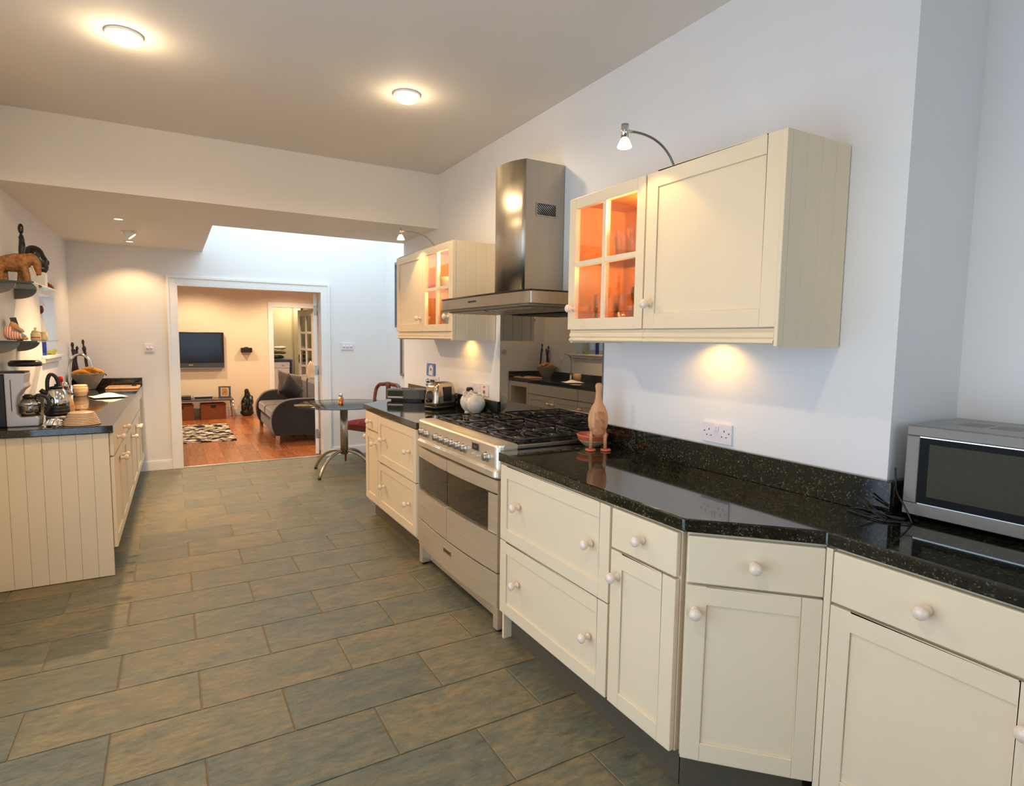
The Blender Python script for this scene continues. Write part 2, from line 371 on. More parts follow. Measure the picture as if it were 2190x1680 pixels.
for r in range(-13, 14):
    y1 = min(TY - r * TS, D - 0.004); y0 = max(TY - (r + 1) * TS, -0.75)
    if y1 - y0 < 0.02: continue
    for k in range(-6, 10):
        if (k + r) % 2: continue
        xa = TX + k * TL / 2; xb = xa + TL; ym = (y0 + y1) / 2
        x0 = wlx(y0) + 0.004 if y0 < 4.25 else -0.42
        x1 = 1.52 if 1.0 < ym < 4.95 else (1.75 if ym <= 1.0 else (XR - 0.004 if y0 > 5.47 else W - 0.004))
        a = max(xa, x0); b = min(xb, x1)
        if b - a < 0.03: continue
        if abs(b - a - TL) < 1e-6 and abs(y1 - y0 - TS) < 1e-6: me = full
        else:
            me = tile_mesh(b - a - 2 * G, y1 - y0 - 2 * G); me.materials.append(SLATE)
        put('tile', me, SLATE, floor_o, ((a + b) / 2, (y0 + y1) / 2, 0))

struct('ceiling', MB().box(-1.05, XR, -1.7, YB, ZC, ZC + 0.12), CEIL)
# lowered ceiling behind the downstand with the skylight well cut out of it
m = MB(); m.box(-1.05, XR, YB, 5.54, ZS, 3.2); m.box(-1.05, 0.33, 5.54, D, ZS, 3.2)
struct('ceiling', m, SOFFIT_LIT, label='lowered plaster ceiling with skylight well')
m = MB(); m.box(W, XR, 1.0, 5.47, 0, ZC); struct('wall_right', m, WALL)
struct('wall_recess', MB().box(XR, XR + 0.1, -1.7, D, 0, 3.3), WALL)
DX0, DX1, DZ = 0.076, 1.566, 1.970
m = MB(); m.box(-1.05, DX0, D, D + 0.11, 0, 3.3); m.box(DX1, XR + 0.1, D, D + 0.11, 0, 3.3); m.box(DX0, DX1, D, D + 0.11, DZ, 3.3)
struct('wall_back', m, WALL)
# left wall (slightly out of square), with the deep window niche and the patio opening behind the camera's view
def lw_box(m, y0, y1, z0, z1, d0=0.0, d1=0.26):
    pts = [(wlx(y0) - d1, y0), (wlx(y0) - d0, y0), (wlx(y1) - d0, y1), (wlx(y1) - d1, y1)]
    m.prism(pts, z0, z1)
m = MB(); NY0, NY1, NZ0, NZ1 = 5.91, 6.53, 1.262, 1.757
lw_box(m, 2.75, NY0, 0, ZC); lw_box(m, NY1, D, 0, ZC); lw_box(m, NY0, NY1, 0, NZ0); lw_box(m, NY0, NY1, NZ1, ZC)
lw_box(m, -1.7, 0.0, 0, ZC); lw_box(m, 0.0, 2.75, 2.15, ZC)
struct('wall_left', m, WALL)
m = MB(); m.box(-1.05, -0.5, -1.75, -1.6, 0, ZC); m.box(2.0, XR, -1.75, -1.6, 0, ZC); m.box(-0.5, 2.0, -1.75, -1.6, 0, 0.65); m.box(-0.5, 2.0, -1.75, -1.6, 2.25, ZC)
struct('wall_front', m, WALL)
# windows
def window(name, x, y0, y1, z0, z1, bars):
    wn = bpy.data.objects.new(name, None); COL.objects.link(wn); wn['kind'] = 'structure'
    f = 0.05; m = MB(); m.box(x - .03, x + .03, y0, y0 + f, z0, z1); m.box(x - .03, x + .03, y1 - f, y1, z0, z1); m.box(x - .03, x + .03, y0 + f, y1 - f, z0, z0 + f); m.box(x - .03, x + .03, y0 + f, y1 - f, z1 - f, z1)
    for i in range(bars): 
        yy = y0 + (y1 - y0) * (i + 1) / (bars + 1); m.box(x - .03, x + .03, yy - f / 2, yy + f / 2, z0 + f, z1 - f)
    put('window_frame', m, TRIM, wn)
    put('pane', MB().box(x - .004, x + .004, y0 + f, y1 - f, z0 + f, z1 - f), PANE, wn)
    return wn
window('window_1', wlx(6.2) - 0.23, NY0, NY1, NZ0, NZ1, 0)
window('window_2', wlx(1.3) - 0.12, 0.0, 2.75, 0.0, 2.15, 2)
wn = bpy.data.objects.new('window_3', None); COL.objects.link(wn); wn['kind'] = 'structure'
m = MB(); m.box(0.33, XR, 5.54, 5.6, 3.2, 3.28); m.box(0.33, XR, D - .06, D, 3.2, 3.28); m.box(0.33, 0.39, 5.6, D - .06, 3.2, 3.28); m.box(XR - .06, XR, 5.6, D - .06, 3.2, 3.28)
put('window_frame', m, TRIM, wn); put('pane', MB().box(0.39, XR - .06, 5.6, D - .06, 3.235, 3.243), PANE, wn)
wn = bpy.data.objects.new('window_4', None); COL.objects.link(wn); wn['kind'] = 'structure'
m = MB(); m.box(-.5, -.44, -1.71, -1.65, .65, 2.25); m.box(1.94, 2, -1.71, -1.65, .65, 2.25); m.box(-.44, 1.94, -1.71, -1.65, .65, .71); m.box(-.44, 1.94, -1.71, -1.65, 2.19, 2.25); m.box(.72, .78, -1.71, -1.65, .71, 2.19)
put('window_frame', m, TRIM, wn); put('pane', MB().box(-.44, 1.94, -1.684, -1.676, .71, 2.19), PANE, wn)
# niche sill
m = MB(); pts = [(wlx(5.87) - 0.0, 5.86), (wlx(5.87) + 0.045, 5.86), (wlx(6.6) + 0.045, 6.60), (wlx(6.6) - 0.0, 6.60)]
m.prism(pts, NZ0 - 0.022, NZ0); m.prism([(p[0] - (0.02 if i in (1, 2) else 0), p[1]) for i, p in enumerate(pts)], NZ0 - 0.055, NZ0 - 0.022)
struct('trim_3', m, TRIM, bevel=0.003, label='white moulded window sill board')
# door casing, lining and skirting
m = MB(); aw = 0.098
for x0, x1 in ((DX0 - aw, DX0 - 0.012), (DX1 + 0.012, DX1 + aw)):
    m.box(x0, x1, D - 0.018, D, 0, DZ + 0.098); m.box(x0 if x0 < 0 else x1 - 0.025, x0 + 0.025 if x0 < 0 else x1, D - 0.026, D - 0.018, 0, DZ + 0.098)
m.box(DX0 - 0.012, DX1 + 0.012, D - 0.018, D, DZ + 0.012, DZ + 0.098); m.box(DX0 - aw + .025, DX1 + aw - .025, D - 0.026, D - 0.018, DZ + 0.073, DZ + 0.098)
struct('trim_1', m, TRIM, bevel=0.002, label='white moulded architrave around the wide doorway')
m = MB(); m.box(DX0 - 0.012, DX0 + 0.004, D - .018, D + .11, 0, DZ + .012); m.box(DX1 - .004, DX1 + .012, D - .018, D + .11, 0, DZ + .012); m.box(DX0 + .004, DX1 - .004, D - .018, D + .11, DZ - .004, DZ + .012)
struct('trim_2', m, TRIM, label='white door lining')
m = MB(); m.box(-0.36, DX0 - aw, D - .016, D, 0, 0.088); m.box(-0.36, DX0 - aw, D - .010, D, 0.088, 0.102)
struct('baseboard_back', m, TRIM, bevel=0.002)
m = MB(); m.box(DX1 + aw, XR, D - .016, D, 0, 0.088); m.box(DX1 + aw, XR, D - .010, D, 0.088, 0.102)
struct('baseboard_back', m, TRIM, bevel=0.002)
m = MB(); m.box(XR - .016, XR, 5.47, D - .016, 0, 0.088); m.box(XR - .01, XR, 5.47, D - .016, 0.088, 0.102)
struct('baseboard_right', m, TRIM, bevel=0.002)
o = put('threshold_strip', MB().box(DX0 + .006, DX1 - .006, D - .012, D + .03, 0.001, 0.008), ALU, bevel=0.002)
tag(o, 'ribbed aluminium threshold strip between slate floor and oak floor', 'threshold')

# ================================================================== CABINET PARTS
_knob = MB().lathe([(0.0, 0.0), (0.0125, 0.0), (0.0135, 0.004), (0.009, 0.009), (0.0075, 0.016), (0.010, 0.021), (0.0165, 0.027), (0.019, 0.034), (0.0175, 0.041), (0.012, 0.046), (0.005, 0.0485), (0.0, 0.049)], 20, rx(PI / 2)).mesh('knob')
_knob.materials.append(KNOB)
def knob(parent, x, z, y=-0.0205):
    return put('knob', _knob, KNOB, parent, (x, y, z))
def shaker(x0, x1, z0, z1, rail=0.058, t=0.02, rec=0.007, panel=True):
    m = MB(); m.box(x0, x0 + rail, -t, 0, z0, z1); m.box(x1 - rail, x1, -t, 0, z0, z1)
    m.box(x0 + rail, x1 - rail, -t, 0, z0, z0 + rail); m.box(x0 + rail, x1 - rail, -t, 0, z1 - rail, z1)
    if panel:
        m.box(x0 + rail - .001, x1 - rail + .001, -t + rec, -0.004, z0 + rail - .001, z1 - rail + .001)
    return m
def slab(x0, x1, z0, z1, t=0.02):
    m = MB(); m.box(x0, x1, -t, 0, z0, z1); return m
RT = -PI / 2            # units on the right-hand run: local x = left to right seen from the room, local y = into the unit
ZT = 0.868              # underside of worktop
def base_body(w, depth, z0=0.14):
    m = MB(); m.box(0, w, 0.002, depth, z0, ZT - 0.004); return m

# ---- right run, near part
u = thing('drawer_unit', 'wide cream base unit with two deep shaker drawers right of the range cooker', 'cabinet', (1.353, 2.414, 0), RT)
put('body', base_body(0.812, 0.57), CREAM, u)
put('side_panel', MB().box(0.0, 0.016, 0.0, 0.06, 0.0, 0.14), CREAM, u)
for z0, z1 in ((0.502, 0.858), (0.143, 0.496)):
    d = put('drawer', shaker(0.004, 0.808, z0, z1), CREAM, u, bevel=0.0022)
    zk = (z0 + z1) / 2 + 0.012
    for xk in (0.175, 0.705): knob(d, xk, zk)
u = thing('base_unit', 'narrow cream base unit with one drawer over a tall door', 'cabinet', (1.353, 1.598, 0), RT)
put('body', base_body(0.318, 0.57), CREAM, u)
d = put('drawer', slab(0.004, 0.315, 0.716, 0.858), CREAM, u, bevel=0.004); knob(d, 0.165, 0.79)
d = put('door', shaker(0.004, 0.315, 0.143, 0.708), CREAM, u, bevel=0.0022); knob(d, 0.045, 0.622)
# angled unit
u = thing('corner_unit', 'cream angled corner base unit with drawer and shaker door facing the camera', 'cabinet', (1.3545, 1.2665, 0), -PI / 4)
put('body', MB().prism([(0.004, 0.002), (0.392, 0.002), (0.58, 0.19), (0.19, 0.19)], 0.14, ZT - .004), CREAM, u)
d = put('drawer', slab(0.006, 0.386, 0.712, 0.858), CREAM, u, bevel=0.004); knob(d, 0.195, 0.787)
d = put('door', shaker(0.006, 0.386, 0.143, 0.704), CREAM, u, bevel=0.0022); knob(d, 0.033, 0.628)
# units nearest the camera
put_y = 0.968
u = thing('base_unit', 'cream base unit nearest the camera, drawer above shaker door under the microwave', 'cabinet', (1.632, 0.981, 0), RT)
put('body', base_body(0.53, 0.70), CREAM, u); put('side_panel', MB().box(0.0, 0.020, -0.016, 0.0, 0.0, ZT - .006), CREAM, u, bevel=0.001)
d = put('drawer', slab(0.024, 0.520, 0.710, 0.858), CREAM, u, bevel=0.004); knob(d, 0.270, 0.788)
d = put('door', shaker(0.024, 0.520, 0.143, 0.702), CREAM, u, bevel=0.0022); knob(d, 0.488, 0.605)
u = thing('base_unit', 'cream base unit at the right edge beyond the microwave unit', 'cabinet', (1.632, 0.448, 0), RT)
put('body', base_body(0.6, 0.70), CREAM, u)
d = put('drawer', slab(0.004, 0.596, 0.710, 0.858), CREAM, u, bevel=0.004); knob(d, 0.3, 0.788)
d = put('door', shaker(0.004, 0.596, 0.143, 0.702), CREAM, u, bevel=0.0022); knob(d, 0.04, 0.605)
# ---- right run, far part
u = thing('drawer_unit', 'wide cream base unit with two deep shaker drawers left of the range cooker', 'cabinet', (1.353, 4.340, 0), RT)
put('body', base_body(0.812, 0.57), CREAM, u)
for z0, z1 in ((0.517, 0.862), (0.166, 0.511)):
    d = put('drawer', shaker(0.004, 0.806, z0, z1), CREAM, u, bevel=0.0022)
    for xk in (0.16, 0.68): knob(d, xk, (z0 + z1) / 2 + 0.012)
u = thing('base_unit', 'narrow cream base unit with drawer and door beside the glass table', 'cabinet', (1.353, 4.662, 0), RT)
put('body', base_body(0.318, 0.57), CREAM, u)
d = put('drawer', slab(0.004, 0.315, 0.728, 0.862), CREAM, u, bevel=0.004); knob(d, 0.16, 0.797)
d = put('door', shaker(0.004, 0.315, 0.166, 0.720), CREAM, u, bevel=0.0022); knob(d, 0.275, 0.638)
u = thing('corner_unit', 'cream angled end unit turned away towards the dining table', 'cabinet', (1.918, 5.240, 0), -0.75 * PI)
put('body', MB().prism([(0.02, 0.002), (0.79, 0.002), (0.58, 0.20), (0.22, 0.20)], 0.14, ZT - .004), CREAM, u)
d = put('door', shaker(0.40, 0.79, 0.166, 0.858), CREAM, u, bevel=0.0022); knob(d, 0.745, 0.64)
d = put('door', shaker(0.02, 0.396, 0.166, 0.858), CREAM, u, bevel=0.0022); knob(d, 0.06, 0.64)
# plinths
def plinth(pts, label, loc=(0, 0, 0)):
    o = put('plinth', MB().prism(pts, 0.0, 0.14), PLINTH); tag(o, label, 'plinth'); return o
plinth([(1.395, 1.296), (1.411, 1.305), (1.411, 2.396), (1.395, 2.396)], 'brown-grey kickboard under the drawer unit right of the cooker')
plinth([(1.397, 1.294), (1.655, 1.036), (1.667, 1.048), (1.409, 1.306)], 'brown-grey kickboard under the angled corner unit')
plinth([(1.69, -0.15), (1.706, -0.15), (1.706, 0.96), (1.69, 0.96)], 'brown-grey kickboard under the units nearest the camera')
plinth([(1.421, 3.536), (1.437, 3.536), (1.437, 4.69), (1.421, 4.69)], 'brown-grey kickboard left of the cooker beside the dining area')
plinth([(1.421, 4.695), (1.437, 4.695), (1.93, 5.188), (1.93, 5.204)], 'brown-grey kickboard under the angled end unit')
# worktops
def worktop(pts, label):
    o = put('worktop', MB().prism(pts, ZT, 0.91), GRAN, bevel=0.005); tag(o, label, 'worktop'); return o
worktop([(1.333, 2.437), (1.333, 1.26), (1.612, 0.982), (1.605, -0.15), (XR - .002, -0.15), (XR - .002, 0.998), (W - .002, 0.998), (W - .002, 2.437)], 'polished dark green granite worktop right of the cooker with an angled corner')
worktop([(1.333, 4.722), (1.333, 3.524), (W - .002, 3.524), (W - .002, 5.335)], 'polished dark granite worktop left of the cooker with angled end')
def upstand(pts, label):
    o = put('upstand', MB().prism(pts, 0.91, 1.018), GRAN, bevel=0.002); tag(o, label, 'upstand')
upstand([(W - .022, 0.976), (W - .002, 0.976), (W - .002, 2.425), (W - .022, 2.425)], 'granite upstand strip along the wall under the double socket')
upstand([(W + .001, 0.976), (XR - .002, 0.976), (XR - .002, 0.996), (W + .001, 0.996)], 'granite upstand strip behind the microwave corner')
upstand([(W - .022, 3.534), (W - .002, 3.534), (W - .002, 5.3), (W - .022, 5.3)], 'granite upstand strip behind the toaster')
# black glass splashback
o = put('splashback', MB().box(W - .010, W - .002, 2.428, 3.531, 0.90, 1.606), MIRRB); tag(o, 'tall black glass splashback behind the gas hob mirroring the room', 'splashback')

# ================================================================== WALL UNITS
UZ0, UZ1 = 1.433, 2.086
def boards(parent, x, n, depth0, depth1, z0, z1, side):
    """tongue and groove end panel: n separate vertical boards"""
    wb = (depth1 - depth0) / n
    for i in range(n):
        a = depth0 + i * wb + 0.0002; b = depth0 + (i + 1) * wb - 0.0002
        mm = MB(); c = 0.0018; t = 0.010 * side
        mm.add([(x, a, z0), (x, b, z0), (x + t - c * side, a, z0), (x + t, a + c, z0), (x + t, b - c, z0), (x + t - c * side, b, z0),
                (x, a, z1), (x, b, z1), (x + t - c * side, a, z1), (x + t, a + c, z1), (x + t, b - c, z1), (x + t - c * side, b, z1)],
               [(0, 2, 8, 6), (2, 3, 9, 8), (3, 4, 10, 9), (4, 5, 11, 10), (5, 1, 7, 11), (0, 6, 7, 1), (0, 1, 5, 4, 3, 2), (6, 8, 9, 10, 11, 7)])
        put('board', mm, CREAM, parent)
def pelmet(parent, x0, x1):
    prof = [(0.0, 1.438), (-0.012, 1.438), (-0.019, 1.444), (-0.019, 1.450), (-0.014, 1.455), (-0.010, 1.457), (-0.016, 1.462), (-0.016, 1.474), (-0.010, 1.481), (-0.007, 1.484), (-0.007, 1.490), (0.0, 1.490)]
    M = Matrix(((0, 0, 1, 0), (1, 0, 0, 0), (0, 1, 0, 0), (0, 0, 0, 1)))
    return put('pelmet', MB().prism(prof, x0, x1, M), CREAM, parent)
def carcass(parent, w, dep, mat_in, left=True, right=True, low=True):
    m = MB(); z0 = 1.487
    put('top_panel', MB().box(0, w, 0.001, dep, UZ1 - 0.018, UZ1), CREAM, parent); put('bottom_panel', MB().box(0.016, w - .016, 0.001, dep, z0, z0 + 0.018), CREAM, parent)
    put('side_panel', MB().box(0.0, 0.016, 0.001, dep, UZ0 if left else z0, UZ1 - .018), CREAM, parent); put('side_panel', MB().box(w - .016, w, 0.001, dep, UZ0 if right else z0, UZ1 - .018), CREAM, parent)
def glazed_door(parent, x0, x1, z0, z1, kx, kz):
    d = put('door', shaker(x0, x1, z0, z1, 0.048, panel=False), CREAM, parent, bevel=0.002)
    xm = (x0 + x1) / 2; zm = (z0 + z1) / 2; b = 0.011
    m = MB(); m.box(xm - b, xm + b, -0.019, -0.003, z0 + .048, z1 - .048); m.box(x0 + .048, xm - b, -0.019, -0.003, zm - b, zm + b); m.box(xm + b, x1 - .048, -0.019, -0.003, zm - b, zm + b)
    put('glazing_bar', m, CREAM, d, bevel=0.0015)
    for a, bb in ((x0 + .048, xm - b), (xm + b, x1 - .048)):
        for e, f in ((z0 + .048, zm - b), (zm + b, z1 - .048)):
            put('pane', MB().box(a, bb, -0.009, -0.006, e, f), PANE, d)
    knob(d, kx, kz); return d
def pine_lining(parent, w, dep):
    m = MB(); m.box(0.016, w - .016, dep - .012, dep - .002, 1.505, UZ1 - .018); m.box(0.016, 0.022, 0.004, dep - .012, 1.505, UZ1 - .018); m.box(w - .022, w - .016, 0.004, dep - .012, 1.505, UZ1 - .018)
    m.box(0.022, w - .022, 0.004, dep - .012, 1.505, 1.511); m.box(0.022, w - .022, 0.004, dep - .012, UZ1 - .024, UZ1 - .018)
    put('pine_lining', m, PINE, parent)
    put('shelf', MB().box(0.022, w - .022, 0.02, dep - .012, 1.798, 1.806), GLASSW, parent)
DEP = W - 1.638 - 0.004
# right pair
u = thing('wall_cabinet', 'cream wall cabinet with one large shaker door and grooved end panel', 'cabinet', (1.638, 1.786, 0), RT)
carcass(u, 0.596, DEP, CREAM, left=False)
d = put('door', shaker(0.003, 0.594, 1.494, UZ1 - .001), CREAM, u, bevel=0.0022); knob(d, 0.042, 1.588)
pelmet(u, 0.0, 0.590)
put('back_panel', MB().box(0.016, .580, DEP - .008, DEP, 1.505, UZ1 - .018), CREAM, u)
put('corner_bead', MB().box(0.594, 0.6075, -0.022, 0.006, UZ0, UZ1), CREAM, u, bevel=0.003)
boards(u, 0.596, 4, 0.006, DEP, UZ0, UZ1, 1)
u = thing('glazed_wall_cabinet', 'cream wall cabinet with four-pane glazed door full of drinking glasses, right of the hood', 'cabinet', (1.638, 2.300, 0), RT)
carcass(u, 0.512, DEP, CREAM, right=False); pine_lining(u, 0.512, DEP)
glazed_door(u, 0.004, 0.509, 1.494, UZ1 - .001, 0.055, 1.588); pelmet(u, 0.016, 0.512)
# left pair
u = thing('glazed_wall_cabinet', 'cream wall cabinet with four-pane glazed door holding bowls, left of the hood', 'cabinet', (1.638, 4.150, 0), RT)
carcass(u, 0.530, DEP, CREAM, left=False); pine_lining(u, 0.530, DEP)
glazed_door(u, 0.003, 0.520, 1.494, UZ1 - .001, 0.478, 1.590); pelmet(u, 0.0, 0.526)
put('corner_bead', MB().box(0.522, 0.5415, -0.022, 0.006, UZ0, UZ1), CREAM, u, bevel=0.003)
boards(u, 0.530, 4, 0.006, DEP, UZ0, UZ1, 1)
u = thing('wall_cabinet', 'cream wall cabinet with plain shaker door nearest the dining area', 'cabinet', (1.638, 4.726, 0), RT)
carcass(u, 0.576, DEP, CREAM, right=False)
put('back_panel', MB().box(0.016, .576, DEP - .008, DEP, 1.505, UZ1 - .018), CREAM, u)
d = put('door', shaker(0.003, 0.573, 1.494, UZ1 - .001), CREAM, u, bevel=0.0022); knob(d, 0.545, 1.590); pelmet(u, 0.016, 0.576)
# cabinet lights: puck inside, strip spot underneath
def puck(label, loc, power, r=0.03, inside=False):
    t = thing('cabinet_light', label, 'light', loc)
    put('housing', MB().lathe([(0.0, 0.0), (r, 0.0), (r, -0.010), (r * .8, -0.012)], 20), CHROME, t)
    put('lens', MB().lathe([(0.0, -0.0155), (r * .75, -0.013), (r * .78, -0.0121), (0, -0.0121)], 20), BAMP2, t)
    if inside: point('cabinet_bulb', (loc[0], loc[1], loc[2] - 0.035), power, GLOW, .012); return t
    s = spot('light_cone', (loc[0], loc[1], loc[2] - 0.02), (0, 0, -1), power, AMBER, 150, 0.6, 0.015)
    return t
puck('small round halogen puck light inside the glasses cabinet', (1.80, 1.93, UZ1 - .0245), 15, inside=True)
puck('added puck light below the shelf to brighten the lower glasses cabinet', (1.84, 2.06, 1.7975), 6, .022, inside=True)  # extra lamp, added to brighten the lower compartment
puck('added puck light below the shelf to brighten the lower bowls cabinet', (1.84, 3.93, 1.7975), 5, .022, inside=True)  # likewise added, lifts the dim lower half of this cabinet
puck('small round halogen puck light inside the bowls cabinet', (1.80, 3.80, UZ1 - .0245), 15, inside=True)
puck('round halogen light under the big-door wall cabinet', (1.86, 1.665, 1.4865), 2.4)
puck('round halogen light under the cabinets left of the hood', (1.86, 3.99, 1.4865), 2.4)

# gooseneck lamps on top of the wall units
def gooseneck(label, y, dy, k=2.0):
    t = thing('gooseneck_lamp', label, 'lamp', (1.668, y, UZ1 + .0005))
    put('base', MB().lathe([(0, 0), (0.016, 0), (0.016, 0.006), (0.006, 0.010), (0.0, 0.010)], 16), CHROME, t)
    P0 = Vector((0, 0, 0.006)); P1 = Vector((-0.045, dy * .35, 0.125)); P2 = Vector((-0.19, dy, 0.118))
    path = [P0 * (1 - s) ** 2 + P1 * 2 * s * (1 - s) + P2 * s * s for s in [i / 16 for i in range(17)]]
    put('arm', MB().tube(path, 0.0042, 8), GREYM, t)
    hx, hy, hz = -0.212, dy * 1.04, 0.118
    h = put('lamp_head', MB().tube([(hx + .03, hy - dy * .1, hz), (hx, hy, hz)], 0.006, 8).lathe([(0, .022), (0.0135, .022), (0.0135, -.026), (0, -.026)], 18, tr(hx, hy, hz)), CHROME, t)
    put('bulb_shade', MB().lathe([(0.009, -.026), (0.014, -.030), (0.021, -.044), (0.0265, -.058), (0.0255, -.060), (0.0, -.056)], 20, tr(hx, hy, hz)), BAMP2, h)
    d = Vector((0.32, 0, -1)).normalized()
    spot('gooseneck_light', (1.668 + hx, y + hy, UZ1 + hz - .064), d, k, GLOW, 100, 0.35, 0.012)
gooseneck('chrome gooseneck lamp arching over the large wall cabinet door', 1.690, 0.040)
gooseneck('chrome gooseneck lamp arching over the far wall cabinet', 4.030, 0.12, 4.5)
# ================================================================== RANGE COOKER
CW = 1.062
def bowf(s): return -0.024 * (1 - ((s - CW / 2) / (CW / 2)) ** 2)
def bowbox(m, s0, s1, z0, z1, t=0.03, off=0.0, n=10, f=bowf):
    """slab between s0..s1 whose front follows the bow; front at f(s)+off, back at +t"""
    vs = []; fs = []
    for i in range(n + 1):
        s = s0 + (s1 - s0) * i / n; y = f(s) + off
        vs += [(s, y, z0), (s, y, z1), (s, y + t, z1), (s, y + t, z0)]
    for i in range(n):
        a = 4 * i; b = a + 4
        fs += [(a, b, b + 1, a + 1), (a + 1, b + 1, b + 2, a + 2), (a + 2, b + 2, b + 3, a + 3), (a + 3, b + 3, b, a)]
    fs += [(0, 1, 2, 3), (4 * n + 3, 4 * n + 2, 4 * n + 1, 4 * n)]
    return m.add(vs, fs)
ck = thing('range_cooker', 'wide stainless steel range cooker with two glass oven doors and gas hob', 'cooker', (1.345, 3.517, 0), RT)
put('body', MB().box(0.006, CW - .006, 0.035, 0.585, 0.125, 0.912), BLACKP, ck, bevel=0.003)  # body coloured black so the gaps between the fronts look shaded
# control panel with rounded ends and a lip along the bottom
def cpf(s):
    e = min(s, CW - s)
    r = 0.035
    return -0.012 + (0.035 * (1 - math.sqrt(max(0, 1 - ((r - e) / r) ** 2))) if e < r else 0)
m = MB()
n = 40; ss = [0.0, .004, .010, .018, .027, .035] + [0.035 + (CW - .07) * i / 20 for i in range(1, 20)] + [CW - .035, CW - .027, CW - .018, CW - .010, CW - .004, CW]
vs = []; fs = []
prof = [(0.0, 0.774), (-0.006, 0.780), (-0.006, 0.806), (0.002, 0.812), (0.010, 0.818), (0.006, 0.822), (0.004, 0.926), (0.010, 0.934), (0.020, 0.936), (0.105, 0.936), (0.105, 0.774)]
for s in ss:
    for py, pz in prof: vs.append((s, cpf(s) + py if py < 0.1 else 0.105, pz))
k = len(prof)
for i in range(len(ss) - 1):
    for j in range(k): fs.append((i * k + j, (i + 1) * k + j, (i + 1) * k + (j + 1) % k, i * k + (j + 1) % k))
fs += [tuple(range(k)), tuple((len(ss) - 1) * k + j for j in range(k))]
cp = put('control_panel', m.add(vs, fs), STEELH, ck)
_kn = MB().lathe([(0, 0), (0.024, 0), (0.024, 0.004), (0.0205, 0.006), (0.0195, 0.021), (0.0175, 0.024), (0, 0.024)], 24, rx(PI / 2)).box(-0.002, 0.002, -0.0265, -0.023, -0.015, 0.016).mesh('control_knob')
_kn.materials.append(STEEL)
_kr = MB().lathe([(0.0245, 0), (0.0275, 0.0), (0.0265, 0.005), (0.0245, 0.005), (0.0245, 0)], 24, rx(PI / 2)).mesh('knob_ring'); _kr.materials.append(CHROME)
for yk in (3.427, 3.352, 3.198, 3.120, 3.043, 2.968, 2.894, 2.819, 2.556):
    kk = put('control_knob', _kn, STEEL, cp, (3.517 - yk, -0.009, 0.866)); put('bezel', _kr, CHROME, kk)
d = put('display', MB().box(3.517 - 2.728, 3.517 - 2.640, -0.0105, -0.006, 0.876, 0.916), STEEL, cp)
put('screen', MB().box(3.517 - 2.718, 3.517 - 2.652, -0.0115, -0.0104, 0.881, 0.911), BLACKP, d)
LCD = pm('lcd_digit', C(120, 116, 100), 0.5)
put('digits', text_mesh('88:88', 0.017, 0.0003), LCD, d, (3.517 - 2.685, -0.0119, 0.896), (PI / 2, 0, 0))
for yk in (2.722, 2.662):
    put('button', MB().lathe([(0, 0), (0.006, 0), (0.006, 0.010), (0.0045, 0.012), (0, 0.012)], 12, rx(PI / 2)), CHROME, cp, (3.517 - yk, -0.007, 0.852))
# oven doors
SP = 0.498
def oven_door(s0, s1, gl, gr):
    m = MB(); z0, z1, g0, g1 = 0.306, 0.764, 0.500, 0.700
    bowbox(m, s0, s1, g1, z1, 0.034); bowbox(m, s0, s1, z0, g0, 0.034)
    if gl: bowbox(m, s0, s0 + gl, g0, g1, 0.034, n=2)
    if gr: bowbox(m, s1 - gr, s1, g0, g1, 0.034, n=2)
    d = put('oven_door', m, STEELH, ck, bevel=0.002)
    put('glass', bowbox(MB(), s0 + gl, s1 - gr, g0, g1, 0.016, 0.005), OVENG, d)
    m = MB(); bowbox(m, s0 + 0.02, s1 - .004, g0 - .006, g0 + .001, 0.006, -0.0045); put('glass_trim', m, CHROME, d)
    m = MB(); bowbox(m, (s1 - 0.10 if gl < .03 else s0 + .002), (s1 - .002 if gl < .03 else s0 + 0.10), g1 - .004, g1 + .0005, 0.012, -0.007); put('grip', m, BLACKP, d)
    return d
oven_door(0.004, SP - .003, 0.008, 0.0)
oven_door(SP + .003, CW - .004, 0.0, 0.085)
# lower storage drawer with badge, legs and kick plate
m = MB(); bowbox(m, 0.004, CW - .004, 0.128, 0.297, 0.034); dr = put('storage_drawer', m, STEELH, ck, bevel=0.002)
bd = put('badge', bowbox(MB(), 0.455, 0.565, 0.226, 0.254, 0.004, -0.0022, 6), STEEL, dr, bevel=0.001)
put('badge_lettering', bowbox(MB(), 0.468, 0.552, 0.236, 0.244, 0.002, -0.0030, 6), BLACKP, bd)
for a, b in ((0.004, 0.05), (CW - .05, CW - .004)):
    put('leg', MB().box(a, b, 0.004, 0.06, 0.012, 0.128), STEELH, ck, bevel=0.003)
    put('foot', MB().lathe([(0, 0), (0.018, 0), (0.018, 0.012), (0, 0.012)], 14, tr((a + b) / 2, 0.03, 0)), BLACKP, ck)
put('kick_plate', MB().box(0.05, CW - .05, 0.060, 0.075, 0.022, 0.128), STEELH, ck)
